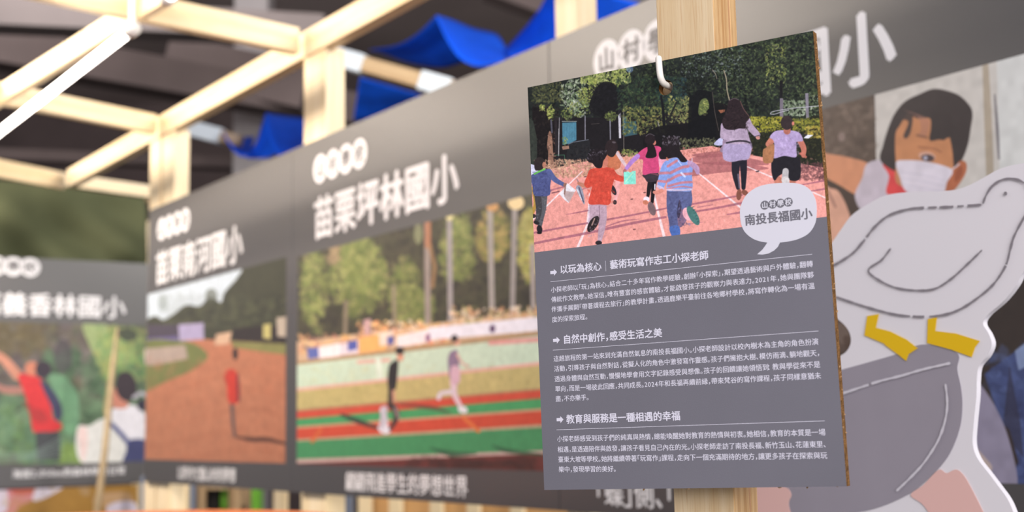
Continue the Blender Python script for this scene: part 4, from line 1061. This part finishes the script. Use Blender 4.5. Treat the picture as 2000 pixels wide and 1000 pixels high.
P.line(K5([(365, 520), (385, 680), (415, 820)]), 1.2, (110, 104, 96), 0.7, True); P.line(K5([(455, 350), (475, 420), (480, 500), (498, 580)]), 2.2, (170, 162, 138), 0.85, True); P.line(K5([(365, 345), (390, 380), (400, 415)]), 1.8, (150, 144, 128), 0.7, True); P.line(K5([(820, 140), (860, 160), (900, 185)]), 1.4, (120, 124, 110), 0.6, True)
P.poly(K5([(410, 660), (465, 655), (460, 675), (430, 685)]), (170, 110, 80), 0.8)
P.dabs(1325, 270, 1402, 292, 260, 1.8, [(110, 118, 84), (130, 134, 100), (84, 92, 66)], 0.6); P.dabs(1215, 292, 1245, 302, 60, 1.8, YG, 0.7)
# right side: posts, rails, hedge
P.dabs(1528, 196, 1574, 226, 240, 1.9, [(130, 150, 126), (104, 126, 96), (160, 176, 156)], 0.7); P.dabs(1580, 180, 1598, 230, 120, 1.8, MG + PGn, 0.6)
P.poly(K5([(893, 568), (918, 568), (920, 765), (890, 765)]), (116, 114, 126)); P.poly(K5([(1090, 528), (1116, 528), (1120, 735), (1098, 735)]), (124, 124, 136)); P.poly(K5([(890, 430), (915, 430), (915, 560), (892, 560)]), (34, 34, 38))
P.line(K5([(818, 690), (830, 675), (880, 663), (1000, 645), (1195, 628)]), 1.5, (180, 186, 200), 0.9, True); P.line(K5([(818, 690), (850, 692), (905, 675), (960, 660)]), 1.5, (180, 186, 200), 0.9, True); P.line(K5([(960, 748), (1100, 735), (1198, 720)]), 1.4, (164, 168, 184), 0.9, True)
P.curve([(1462, 238), (1500, 228), (1560, 236), (1604, 230), (1612, 330), (1570, 328), (1465, 312)], (44, 48, 38))
P.dabs(1464, 228, 1530, 258, 560, 1.7, [(158, 158, 52), (134, 140, 48), (180, 178, 80), (104, 112, 44)], 0.8); P.dabs(1548, 232, 1604, 258, 380, 1.7, [(130, 138, 56), (100, 112, 48), (150, 150, 60)], 0.75); P.dabs(1572, 246, 1606, 270, 240, 1.7, [(176, 160, 64), (150, 136, 56), (186, 176, 90)], 0.8)
P.dabs(1464, 252, 1608, 320, 700, 2.1, [(40, 44, 34), (58, 64, 44), (32, 32, 30), (70, 72, 46)], 0.6)
P.a *= np.array([0.97, 0.93, 0.92]); P.a = np.where(P.a < 0.5, P.a * (0.80 + 0.4 * P.a), P.a)
# the ground
GY = [(1020, 345), (1060, 334), (1110, 322), (1150, 314), (1200, 308), (1235, 304), (1331, 293), (1390, 285), (1440, 298), (1480, 305), (1540, 316), (1625, 330), (1640, 470), (1015, 510)]
P.poly(GY, (222, 144, 134))
P.dabs(1040, 310, 1620, 500, 1500, 2.2, [(230, 152, 142), (212, 132, 124), (226, 148, 138)], 0.35)
P.dabs(1050, 312, 1165, 346, 800, 1.8, [(176, 130, 104), (206, 168, 130), (150, 108, 88), (190, 146, 120)], 0.7); P.dabs(1165, 300, 1262, 318, 320, 1.6, [(196, 140, 110), (170, 118, 92), (216, 160, 130)], 0.6); P.dabs(1226, 298, 1262, 305, 60, 1.6, [(120, 126, 70)], 0.7)
P.dabs(1331, 288, 1470, 306, 360, 1.6, [(170, 100, 88), (196, 120, 104), (140, 84, 76)], 0.6)
for q_ in ([(1345, 312), (1400, 300), (1470, 310), (1500, 322), (1400, 322)], [(1345, 325), (1400, 316), (1470, 322), (1500, 330), (1420, 336), (1340, 344)], [(1352, 302), (1420, 294), (1440, 302), (1380, 308)]): P.curve(q_, (150, 84, 88), 0.75)
P.dabs(1560, 318, 1616, 352, 220, 2.4, [(84, 52, 58), (110, 66, 68)], 0.55, 3.5); P.dabs(1180, 330, 1260, 350, 50, 2.4, [(170, 104, 104)], 0.5, 5)
WL = (226, 208, 212)
P.line([(1036, 433), (1137, 335)], [3.4, 1.8], WL, 0.9); P.line([(1128, 484), (1147, 439), (1152, 379)], [5, 4, 3], WL, 0.9); P.line([(1277, 378), (1283, 405), (1299, 470)], [3.4, 4.2, 6], WL, 0.9); P.line([(1364, 338), (1390, 359), (1452, 410)], [2.4, 3, 4], WL, 0.9); P.line([(1458, 325), (1508, 346)], [2, 3], WL, 0.8); P.line([(1580, 372), (1616, 388)], 2.6, WL, 0.85)
SH = (150, 86, 104)
P.line([(1106, 419), (1128, 415), (1150, 411)], [0.8, 2.4, 3], SH, 0.8); P.line([(1036, 456), (1090, 446), (1146, 436), (1230, 421), (1300, 407), (1300, 407)], [4, 3.6, 3.8, 3.6, 3, 3], SH, 0.8, True)
P.line([(1036, 477), (1090, 466), (1148, 455), (1230, 437), (1300, 424)], [4.5, 4.5, 5, 5, 4.5], SH, 0.8, True); P.line([(1180, 444), (1215, 432), (1248, 428)], [2, 3, 1], SH, 0.7, True); P.line([(1345, 400), (1390, 392), (1450, 381)], [3.5, 4, 3], SH, 0.8, True); P.line([(1352, 414), (1390, 408), (1452, 396)], [3, 4, 4.5], SH, 0.8, True); P.line([(1362, 405), (1392, 400)], 2, SH, 0.6); P.line([(1420, 419), (1452, 414)], [2, 5], SH, 0.8)
P.line([(1566, 361), (1614, 352)], [2, 4], SH, 0.8); P.line([(1580, 374), (1616, 368)], [2, 4], SH, 0.8); P.line([(1074, 372), (1104, 364)], 3.4, SH, 0.7); P.line([(1078, 377), (1092, 374)], 2.4, (110, 66, 74), 0.8); P.line([(1130, 372), (1155, 364)], 2.6, SH, 0.6); P.line([(1342, 438), (1372, 434)], 1, SH, 0.7)
for x_, y_ in ((1143, 345), (1239, 448), (1259, 376), (1234, 389), (1478, 335)): P.ell(x_, y_, 3, 1.3, (96, 60, 62), -10, 0.8)
P.line([(1478, 335), (1482, 334)], 2.6, (70, 60, 66))
# child at the far left edge
P.curve([(1031, 324), (1042, 322), (1052, 332), (1046, 350), (1033, 360)], (196, 196, 222)); P.line([(1034, 362), (1036, 398)], 5, (180, 110, 88)); P.line([(1043, 368), (1046, 395), (1041, 415)], [10, 8, 6], (176, 136, 56), 1, True); P.ell(1042, 422, 5, 4, (52, 44, 46))
# boy in the blue hooded jacket
P.line(K([(150, 480), (142, 600), (125, 700), (115, 770)]), [15, 14, 11, 8], (84, 84, 90), 1, True); P.line(K([(95, 480), (108, 600), (100, 690), (85, 720)]), [13, 12, 9, 7], (62, 60, 64), 1, True)
P.dabs(1044, 382, 1070, 438, 60, 1.6, [(120, 122, 130), (50, 48, 52)], 0.4); P.ell(*K([(113, 798)])[0], 5.5, 8, (36, 32, 36), -10); P.ell(*K([(85, 738)])[0], 6, 3.6, (40, 36, 40), 20); P.ell(*K([(112, 832)])[0], 5, 2.4, (30, 27, 30))
P.curve(K([(35, 300), (90, 262), (180, 238), (218, 270), (222, 330), (212, 400), (208, 478), (130, 492), (62, 478), (48, 400), (35, 340)]), (70, 78, 128)); P.dabs(1040, 335, 1075, 382, 90, 2, [(88, 98, 150), (56, 62, 108)], 0.5)
P.line(K([(200, 262), (255, 335), (345, 388)]), [11, 10, 7], (78, 88, 140), 1, True); P.ell(*K([(352, 388)])[0], 4, 4.5, (150, 100, 86)); P.line(K([(65, 285), (110, 262), (162, 240)]), 3.2, (96, 186, 76), 1, True)
P.ell(*K([(115, 185)])[0], 11, 12, (46, 38, 38)); P.ell(*K([(155, 200)])[0], 3.5, 6, (168, 110, 88)); P.curve(K([(70, 180), (75, 250), (140, 240), (130, 200)]), (44, 36, 38))
P.poly(K([(300, 475), (335, 425), (372, 370), (452, 436), (440, 452), (385, 555), (345, 525)]), (212, 208, 214)); P.poly(K([(345, 420), (360, 445), (442, 450), (388, 552), (340, 490)]), (176, 150, 148), 0.9); P.line(K([(355, 385), (345, 470)]), 3, (130, 92, 84), 0.8)
P.curve(K([(452, 420), (488, 388), (520, 460), (532, 560), (514, 548)]), (140, 142, 158)); P.line(K([(480, 410), (522, 545)]), 2, (70, 72, 96)); P.line(K([(462, 425), (505, 525)]), 1.8, (196, 198, 206)); P.line(K([(462, 332), (480, 372)]), 1.6, (120, 106, 110))
# girl in orange vest
P.line([(1206, 352), (1206, 372), (1201, 393)], [9, 8, 6], (228, 156, 156), 1, True); P.line([(1194, 352), (1190, 368)], [10, 8], (222, 186, 204)); P.ell(1198, 371, 4.6, 11, (44, 38, 44), -24); P.ell(1201, 395, 3.6, 4.6, (48, 42, 46))
P.curve([(1190, 330), (1212, 327), (1214, 345), (1204, 352), (1190, 348)], (214, 158, 140)); P.curve([(1186, 298), (1196, 306), (1208, 294), (1212, 306), (1210, 328), (1188, 330)], (188, 106, 72)); P.line([(1205, 298), (1214, 312), (1224, 326)], [7, 6.5, 5], (206, 178, 184), 1, True)
P.curve([(1183, 283), (1188, 275), (1198, 272), (1205, 279), (1206, 292), (1198, 306), (1188, 304), (1182, 294)], (44, 34, 36)); P.ell(1199, 278, 4, 2, (130, 120, 130), 10, 0.5)
# boy in the red shirt
P.line(K([(690, 570), (700, 690), (690, 800), (672, 905)]), [19, 16, 13, 8], (172, 142, 158), 1, True); P.line(K([(620, 575), (622, 660), (590, 750)]), [20, 18, 12], (176, 146, 162), 1, True); P.line(K([(668, 580), (672, 700)]), 1.8, (116, 90, 104), 0.7); P.line(K([(575, 590), (570, 740)]), 3, (200, 184, 206), 0.7)
P.ell(*K([(612, 750)])[0], 18, 8.4, (42, 34, 36), -58); P.line(K([(625, 700), (600, 760)]), 2.6, (166, 132, 122), 0.9); P.ell(*K([(663, 925)])[0], 6.5, 4.4, (44, 38, 42)); P.dabs(1150, 400, 1186, 468, 70, 1.6, [(190, 162, 178), (150, 120, 140)], 0.4)
P.line(K([(565, 390), (520, 390), (478, 372)]), [10, 8.5, 6], (186, 118, 96), 1, True); P.curve(K([(580, 245), (640, 228), (740, 222), (795, 245), (808, 320), (780, 440), (768, 562), (668, 568), (570, 560), (590, 450), (600, 400), (560, 415), (528, 380), (556, 300)]), (204, 66, 50))
P.line(K([(780, 262), (820, 310), (880, 332)]), [13, 12, 11], (206, 68, 52), 1, True); P.dabs(1146, 330, 1200, 395, 120, 2.2, [(216, 84, 64), (184, 52, 40)], 0.4)
P.curve(K([(690, 130), (735, 110), (750, 160), (740, 215), (700, 228), (680, 190)]), (196, 112, 92)); P.curve(K([(556, 130), (590, 78), (650, 52), (712, 62), (738, 100), (722, 140), (705, 165), (690, 225), (640, 225), (605, 185), (568, 172)]), (34, 28, 32)); P.dabs(1148, 292, 1184, 312, 60, 1.4, [(96, 88, 100), (60, 52, 60), (20, 18, 20)], 0.7)
# girl in pink with the teal folder
P.line(K2([(365, 470), (352, 545), (342, 610)]), [9.5, 8, 5.5], (32, 27, 32), 1, True); P.line(K2([(400, 470), (390, 560), (380, 660)]), [10, 8, 6], (28, 24, 28), 1, True); P.line(K2([(408, 498), (404, 540)]), 1.4, (200, 180, 186), 0.7)
P.ell(*K2([(330, 632)])[0], 6, 5.4, (220, 208, 220), 10); P.ell(*K2([(322, 660)])[0], 5.4, 4.6, (190, 110, 84), 10); P.ell(*K2([(378, 716)])[0], 7, 14, (112, 88, 92), -18)
P.curve(K2([(300, 412), (440, 394), (440, 440), (430, 470), (345, 480), (318, 450)]), (56, 46, 54)); P.line(K2([(375, 405), (435, 418)]), 1.8, (170, 80, 96), 0.6)
P.curve(K2([(250, 232), (320, 175), (400, 158), (452, 168), (460, 205), (440, 300), (440, 392), (370, 402), (298, 412), (300, 290), (266, 275)]), (202, 62, 112)); P.curve(K2([(440, 250), (500, 270), (480, 340), (445, 345)]), (226, 150, 180), 0.8)
P.line(K2([(252, 250), (200, 300), (150, 362)]), [9.5, 8.5, 7], (164, 116, 192), 1, True); P.ell(*K2([(138, 385)])[0], 3.6, 5, (164, 100, 96), 15); P.poly(K2([(128, 390), (234, 380), (237, 498), (130, 500)]), (122, 216, 196)); P.line(K2([(140, 480), (210, 395)]), 2.4, (180, 226, 190), 0.7); P.ell(*K2([(186, 382)])[0], 3.4, 2.6, (206, 130, 110))
P.ell(*K2([(398, 130)])[0], 4, 5, (190, 110, 96)); P.ell(*K2([(360, 102)])[0], 10.4, 10.6, (36, 28, 32)); P.curve(K2([(338, 140), (392, 148), (420, 235), (400, 262), (350, 268), (322, 255), (340, 200)]), (34, 26, 30)); P.line(K2([(325, 72), (360, 52), (400, 68)]), 1.3, (120, 110, 120), 0.6, True)
# girl in the striped jumper
P.line(K2([(570, 560), (565, 700), (580, 860), (590, 960)]), [26, 24, 20, 16], (78, 84, 128), 1, True); P.line(K2([(670, 560), (680, 660), (640, 790)]), [26, 24, 14], (84, 92, 138), 1, True); P.curve(K2([(610, 700), (660, 740), (690, 800), (660, 860), (612, 872)]), (120, 92, 118)); P.curve(K2([(620, 640), (640, 700), (620, 800), (600, 760)]), (44, 40, 62), 0.8); P.curve(K2([(535, 880), (615, 870), (626, 948), (560, 960)]), (66, 98, 170)); P.dabs(1304, 380, 1348, 445, 100, 2, [(98, 108, 156), (60, 62, 100)], 0.4)
P.ell(*K2([(700, 765)])[0], 10, 14, (222, 158, 170), -30); P.ell(*K2([(745, 778)])[0], 8.4, 21, (66, 112, 108), -30)
for k in range(6): P.line(K2([(735 + k * 9, 705 + k * 26), (752 + k * 9, 698 + k * 26)]), 1.4, (40, 76, 76), 0.8)
P.curve(K2([(505, 290), (590, 262), (700, 288), (742, 330), (735, 420), (732, 552), (620, 560), (512, 552), (525, 440), (498, 500), (468, 545), (428, 515), (445, 400), (470, 330)]), (122, 148, 214))
for (p_, w_) in (([(520, 340), (600, 290)], 5), ([(540, 400), (640, 352), (700, 340)], 5.6), ([(520, 470), (620, 418), (730, 405)], 5.4), ([(525, 515), (640, 486), (730, 480)], 4.6), ([(445, 402), (520, 398)], 5.2), ([(436, 470), (505, 478)], 4.8), ([(515, 540), (640, 520), (732, 528)], 2.6)): P.line(K2(p_), w_, (192, 112, 122), 0.9, True)
P.line(K2([(515, 548), (620, 552), (730, 545)]), 3.6, (196, 176, 200), 0.9, True); P.line(K2([(430, 515), (480, 540)]), 5, (190, 170, 196), 0.9); P.line(K2([(640, 400), (670, 430)]), 4, (210, 220, 246), 0.7); P.line(K2([(610, 290), (640, 330)]), 1.6, (210, 216, 240), 0.7)
P.line(K2([(715, 310), (770, 352), (785, 395)]), [10, 11, 8], (170, 134, 172), 1, True); P.line(K2([(735, 268), (735, 300)]), 1.4, (210, 200, 220)); P.line(K2([(465, 555), (420, 575), (400, 570)]), [8, 7, 6.5], (206, 126, 110), 1, True); P.line(K2([(405, 500), (404, 545)]), 2, (230, 224, 236))
P.curve(K2([(470, 112), (520, 82), (575, 72), (618, 95), (628, 150), (622, 185), (650, 235), (692, 292), (640, 302), (600, 262), (520, 272), (455, 275), (440, 225), (470, 180)]), (34, 28, 32)); P.dabs(1294, 266, 1328, 284, 70, 1.5, [(110, 102, 112), (70, 62, 70), (150, 146, 156)], 0.6); P.line(K2([(510, 265), (520, 285)]), 3, (196, 110, 80), 0.8)
# woman in the lilac tunic
P.line(K3([(262, 610), (258, 720), (280, 850)]), [17, 14, 8], (36, 34, 44), 1, True); P.line(K3([(325, 600), (330, 720), (328, 850)]), [15, 12, 8], (34, 32, 42), 1, True); P.line(K3([(280, 730), (292, 850)]), 3, (140, 128, 152), 0.6); P.ell(*K3([(288, 910)])[0], 5.2, 11, (128, 76, 62), 4); P.ell(*K3([(340, 892)])[0], 7, 5, (124, 72, 58), 30)
P.curve(K3([(65, 460), (110, 412), (140, 405), (150, 460), (110, 475)]), (172, 172, 208)); P.curve(K3([(145, 430), (180, 420), (175, 500), (140, 535), (118, 515), (140, 470)]), (140, 116, 140))
P.curve(K3([(140, 270), (250, 235), (370, 225), (408, 285), (470, 360), (474, 390), (440, 402), (385, 355), (358, 320), (385, 420), (404, 480), (375, 590), (300, 605), (220, 620), (150, 592), (145, 480), (182, 430), (150, 420), (122, 400), (124, 330)]), (162, 142, 166)); P.dabs(1412, 245, 1466, 312, 160, 2.2, [(178, 158, 182), (146, 126, 152)], 0.4)
P.curve(K3([(155, 470), (260, 462), (390, 470), (372, 585), (300, 600), (220, 618), (152, 590)]), (156, 142, 182), 0.8); P.line(K3([(178, 450), (270, 434), (345, 436), (392, 452)]), 3.4, (52, 46, 56), 1, True); P.line(K3([(392, 452), (404, 495)]), 2.4, (110, 96, 120)); P.ell(*K3([(456, 404)])[0], 4.4, 3.6, (190, 130, 120), 20); P.line(K3([(425, 395), (472, 382)]), 1.4, (60, 54, 66))
P.curve(K3([(196, 80), (245, 52), (296, 76), (322, 130), (368, 200), (378, 235), (350, 270), (345, 320), (290, 322), (240, 335), (165, 325), (138, 265), (160, 200), (182, 150)]), (42, 32, 36)); P.dabs(1412, 205, 1462, 252, 150, 1.8, [(58, 44, 46), (26, 20, 24)], 0.5, 5); P.line(K3([(300, 80), (330, 150), (378, 215)]), 1.6, (120, 84, 76), 0.7, True); P.line(K3([(200, 75), (245, 56), (285, 68)]), 1.4, (120, 104, 112), 0.6, True)
# boy with the folder
P.line(K3([(635, 780), (640, 815)]), 15, (184, 112, 92)); P.line(K3([(765, 775), (765, 815)]), 12, (180, 106, 86)); P.curve(K3([(588, 580), (690, 560), (800, 572), (832, 605), (828, 768), (740, 782), (700, 720), (640, 745), (602, 785), (576, 700)]), (34, 32, 38))
P.line(K3([(702, 700), (698, 760), (702, 795)]), [12, 13, 15], (174, 170, 172), 1, True); P.ell(*K3([(700, 778)])[0], 8, 6.6, (196, 190, 190))
P.line(K3([(830, 430), (862, 500), (860, 565)]), [12, 11, 8], (184, 106, 88), 1, True); P.line(K3([(835, 545), (880, 575)]), 5, (176, 100, 84)); P.line(K3([(580, 425), (550, 462)]), [13, 12], (186, 112, 90))
P.curve(K3([(560, 400), (600, 352), (660, 338), (770, 342), (832, 368), (856, 432), (800, 442), (796, 500), (794, 578), (690, 566), (592, 585), (602, 480), (590, 425)]), (164, 144, 188)); P.dabs(1512, 258, 1562, 304, 120, 2.2, [(184, 166, 206), (146, 128, 170)], 0.4)
P.curve(K3([(528, 492), (590, 458), (602, 500), (592, 605), (560, 630), (506, 622), (500, 520)]), (162, 108, 72)); P.line(K3([(715, 325), (715, 345)]), 14, (170, 100, 84)); P.ell(*K3([(712, 272)])[0], 12, 14, (52, 42, 44)); P.ell(*K3([(768, 278)])[0], 2.6, 4, (190, 112, 96)); P.poly(K3([(862, 408), (890, 378), (948, 380), (905, 412)]), (206, 208, 220)); P.line(K3([(850, 380), (885, 380)]), 3.4, (50, 46, 50))
g_ = P.a.mean(2, keepdims=True); P.a = g_ + (P.a - g_) * 0.88; P.mottle(14, 0.06); P.mottle(5, 0.05); P.mottle(1.6, 0.06); P.blur(1)
pimg = P.image('print_running_children')
link('photo_print', card_plate('photo_print', 0, CARD_W, ph_z, 0, 0.0, 0.0006, HOLE, uv=(0, CARD_W, ph_z, 0)), image_mat('print_running_children', pimg, 1.1, 0.6, 0.12), card, local_matrix=I4)

# ---- speech bubble and lettering of the card
def W4(P_): return [(1300 + x / 3.703, 250 + y / 3.703) for x, y in P_]
bub = smooth_closed([CARD.loc(*p) for p in W4([(538, 620), (545, 560), (582, 488), (650, 434), (740, 406), (860, 397), (965, 403), (1040, 442), (1084, 515), (1094, 600), (1082, 690), (1035, 762), (960, 803), (880, 822), (800, 830), (715, 826), (640, 805), (580, 760), (548, 700)])], 5)
tail = [CARD.loc(*p) for p in W4([(742, 815), (728, 842), (700, 880), (663, 913), (700, 916), (745, 908), (785, 886), (812, 860), (834, 815)])]
bb_ = link('speech_bubble', prism('speech_bubble', bub, -0.00012, 0.0), M_WHITE, card, local_matrix=I4)
link('bubble_tail', prism('bubble_tail', tail, -0.00011, 0.0), M_WHITE, card, local_matrix=I4)
# card's edge is level with the lettering: text runs straight along it
def line_px(ink, txt, pl, pr, off, zshift=0.0):
    a_ = CARD.loc(*pl); b2 = CARD.loc(*pr); size = (b2[0] - a_[0]) / width(txt)
    ink.text(txt, a_[0], a_[1] + zshift, size, off, slope=(b2[1] - a_[1]) / (b2[0] - a_[0]))
    return size
def line_sz(ink, txt, pl, size, off, slope=0.0):
    a_ = CARD.loc(*pl); ink.text(txt, a_[0], a_[1], size, off, slope=slope)
k = Ink(); line_px(k, '南投長福國小', (1454.5, 431), (1587, 416.5), 0.03); tag(k.build('school_name_lettering', M_GREYTEXT, card, -0.00022), kind='stuff')
k = Ink(); g = Ink()
for n, (ch, p_) in enumerate(zip('山村學校', W4([(718, 558), (775, 551), (832, 544), (888, 536)]))):
    x_, z_ = CARD.loc(*p_); k.disc(x_, z_, 0.0029); g.glyph(ch, x_, z_, 0.0043, 0.03, centre=True)
tag(k.build('bubble_circles', M_GREYTEXT, card, -0.00022), kind='stuff'); tag(g.build('circle_characters', M_WHITE, card, -0.0003), kind='stuff')
def heading(arrow, t0, txt, tl, tr, rl, rr, sep=None):
    k = Ink()
    ax_, az_ = CARD.loc(*arrow); w_ = 0.0054
    k.poly([(ax_ - w_ / 2, az_ - 0.0011), (ax_ - w_ / 2, az_ + 0.0011), (ax_ + 0.0002, az_ + 0.0011), (ax_ + 0.0002, az_ + 0.0024), (ax_ + w_ / 2, az_), (ax_ + 0.0002, az_ - 0.0024), (ax_ + 0.0002, az_ - 0.0011)])
    tag(k.build('arrow', M_TEXT, card, -0.0001), kind='stuff')
    k = Ink()
    if sep:
        line_px(k, sep[0], tl, sep[1], 0.026); line_px(k, txt, sep[2], tr, 0.026)
        x_, z_ = CARD.loc(*sep[3]); k.poly([(x_ - 0.00012, z_ - 0.0036), (x_ - 0.00012, z_ + 0.0036), (x_ + 0.00012, z_ + 0.0036), (x_ + 0.00012, z_ - 0.0036)])
    else: line_px(k, txt, tl, tr, 0.026)
    tag(k.build('heading_lettering', M_TEXT, card, -0.0001), kind='stuff')
    a_ = CARD.loc(*rl); b2 = CARD.loc(*rr); k = Ink()
    k.poly([(a_[0], a_[1] - 0.00014), (a_[0], a_[1] + 0.00014), (b2[0], b2[1] + 0.00014), (b2[0], b2[1] - 0.00014)]); k.build('rule', M_TEXT, card, -0.0001)
def para(lines):
    k = Ink(); s0 = None
    for txt, pl, pr in lines:
        if pr is not None:
            s0 = line_px(k, txt, pl, pr, 0.010); sl = None
            a_ = CARD.loc(*pl); b2 = CARD.loc(*pr); sl = (b2[1] - a_[1]) / (b2[0] - a_[0])
        else: line_sz(k, txt, pl, s0, 0.010, sl)
    tag(k.build('paragraph_lettering', M_TEXT, card, -0.0001), kind='stuff')
heading((1081.5, 532), None, '藝術玩寫作志工小探老師', (1093.5, 527), (1384, 498), (1075, 550.5), (1586.5, 496.5), sep=('以玩為核心', (1175, 520), (1191, 517.5), (1183, 519.5)))
para([('小探老師以「玩」為核心，結合二十多年寫作教學經驗，創辦「小探索」，期望透過藝術與戶外體驗，翻轉', (1076, 566.5), (1588, 515)),
      ('傳統作文教學。她深信，唯有豐富的感官體驗，才能啟發孩子的觀察力與表達力。2021年，她與團隊夥', (1076.5, 585.5), (1590, 536.5)),
      ('伴攜手展開「帶著課程去旅行」的教學計畫，透過鹿樂平臺前往各地鄉村學校，將寫作轉化為一場有溫', (1077, 604.5), (1591.5, 558)),
      ('度的探索旅程。', (1078, 624.5), None)])
heading((1087, 664.5), None, '自然中創作，感受生活之美', (1099.5, 663.5), (1293.5, 649.5), (1080, 684), (1598.8, 646.5))
para([('這趟旅程的第一站來到充滿自然氣息的南投長福國小。小探老師設計以校內樹木為主角的角色扮演', (1081, 701), (1599, 667)),
      ('活動，引導孩子與自然對話，從擬人化的角色中激發寫作靈感。孩子們擁抱大樹、模仿雨滴、躺地觀天，', (1082, 720.5), (1602, 689)),
      ('透過身體與自然互動，慢慢地學會用文字記錄感受與想像。孩子的回饋讓她領悟到：教與學從來不是', (1083, 740.5), (1602.5, 711.5)),
      ('單向，而是一場彼此回應，共同成長。2024年和長福再續前緣，帶來梵谷的寫作課程，孩子同樣意猶未', (1084, 760), (1604, 733.5)),
      ('盡，不亦樂乎。', (1085, 779), None)])
heading((1094, 819.5), None, '教育與服務是一種相遇的幸福', (1106, 819), (1329, 812), (1087, 839.5), (1611, 822))
para([('小探老師感受到孩子們的純真與熱情，總能喚醒她對教育的熱情與初衷。她相信，教育的本質是一場', (1088, 857.5), (1612.5, 844)),
      ('相遇，是透過陪伴與啟發，讓孩子看見自己內在的光。小探老師走訪了南投長福、新竹玉山、花蓮東里、', (1089, 878), (1614.5, 867.5)),
      ('臺東大坡等學校。她將繼續帶著「玩寫作」課程，走向下一個充滿期待的地方，讓更多孩子在探索與玩', (1090, 897.5), (1616, 889.5)),
      ('樂中，發現學習的美好。', (1091, 917), None)])

# ---- near post of two laminated laths, square to the card
CR = CARD.M.to_3x3(); ux = CR @ Vector((1, 0, 0)); ux.z = 0; ux.normalize(); by = Vector((-ux.y, ux.x, 0))
PF = Frame(CARD.M @ Vector((0, 0.028, 0)), ux)
xl = PF.loc(1298.3, 480)[0]; xr = PF.loc(1412, 480)[0]
pc = PF.M @ Vector(((xl + xr) / 2, 0, 0)); wpx = xr - xl; dep = 0.044
post = root('timber_post', loc=(pc.x, pc.y, 0), label='near pine post of laminated laths carrying the hook and card', cat='post')
def lath(name, y0, y1, mat):
    Mx = Matrix.Translation((pc.x, pc.y, 0)) @ Matrix((ux, by, UP)).transposed().to_4x4()
    return link(name, box_mesh(name, -wpx / 2, wpx / 2, y0, y1, 0, 2.45, 0.0006), mat, post, world_matrix=Mx)
lath('front_lath', 0.0, dep * 0.60, M_POST); 
M_GLUE = new_mat('red_brown_heartwood', (176, 118, 82), 0.7, noise=(60, 0.1))
lath('middle_lath', dep * 0.605, dep * 0.72, M_GLUE if False else wood_mat('heartwood', (206, 158, 112), (182, 126, 84), (150, 96, 60), 1.6)); lath('back_lath', dep * 0.725, dep, M_POST_EDGE)
# the side grain of the front lath is warmer than its planed face: a facing strip on the right side
Mx = Matrix.Translation((pc.x, pc.y, 0)) @ Matrix((ux, by, UP)).transposed().to_4x4()
link('side_facing', box_mesh('side_facing', wpx / 2, wpx / 2 + 0.0006, 0.0004, dep * 0.60, 0, 2.45), M_POST_EDGE, post, world_matrix=Mx)

# ---- white vinyl hook: screwed into the post, through the hole, then turned up
hc = CARD.M @ Vector((hx, 0.0, hz))
def cp(x, y, z): return CARD.M @ Vector((x, y, z))
yb = 0.030; rr_ = 0.0022
hook_pts = []
zc = hz + 0.0020; xh = hx
for (x, y, z) in [(xh, yb + 0.012, zc), (xh, yb, zc), (xh, 0.016, zc), (xh, 0.004, zc), (xh, -0.002, zc + 0.0002), (xh, -0.0050, zc + 0.0012), (xh, -0.0072, zc + 0.0034), (xh, -0.0082, zc + 0.0065), (xh + 0.0000, -0.0086, zc + 0.0105), (xh, -0.0088, zc + 0.0155), (xh, -0.0088, zc + 0.0160)]:
    hook_pts.append(Vector(cp(x, y, z)))
hk = root('screw_hook', loc=hook_pts[1], label='white vinyl coated screw hook holding the grey card on the post', cat='hook')
sp = []
Pn = np.array([list(p) for p in hook_pts]); S3 = np.vstack([smooth_open(Pn[:, :2], 4).T, smooth_open(Pn[:, 1:], 4).T[1]]).T
hp = [Vector(p) for p in S3]
rs = [rr_] * len(hp); 
dt_ = (hp[-1] - hp[-2]).normalized(); e0 = hp[-1].copy()
for l_, k_ in ((0.0006, 0.96), (0.0012, 0.83), (0.0017, 0.62), (0.0020, 0.35)): hp.append(e0 + dt_ * l_); rs.append(rr_ * k_)
link('shank', tube_mesh('shank', [p for p in hp], rr_, 20, rs=rs), M_HOOK, hk, world_matrix=Matrix.Identity(4))
link('collar', tube_mesh('collar', [cp(xh, yb - 0.0035, zc), cp(xh, yb - 0.0022, zc)], 0.0052, 20), M_HOOK, hk, world_matrix=Matrix.Identity(4))

# ================================================================== lamps outside the view (fills added to brighten panels, cloth and back wall, and the hall's own light)
area('back_wall_fill', Vector((-3.0, 8.0, 5.4)), Vector((-3.0, 22, 4.6)), 9, 1.5, 170, (1, 0.96, 0.94))  # added unseen fill that brightens the hall's back wall
area('blue_cloth_fill', Vector((1.6, 2.6, 3.7)), Vector((0.0, 5.2, 2.5)), 1.5, 0.6, 95)  # extra lamp out of view, put in to light the blue cloth
area('end_wall_fill', at_z(254, 60, Z_TOPRAIL - 0.1) + WALL_D * 2.1, END0 + Vector((-0.45, 0, -0.1)), 1.0, 0.04, 1.5)  # invented strip beyond the left edge, lifts the end wall
area('panel_sheen_fill', Vector((-1.95, 3.2, 2.56)), Vector((-0.95, 3.75, 1.95)), 3.3, 0.10, 29, (1, .87, .74), 2.0)  # unseen strip added to give the grey panels their sheen
area('hall_light', Vector((0.9, -2.6, 2.5)), Vector((0.1, 1.2, 1.4)), 3.2, 2.5, 150, (1.0, 0.97, 0.99))
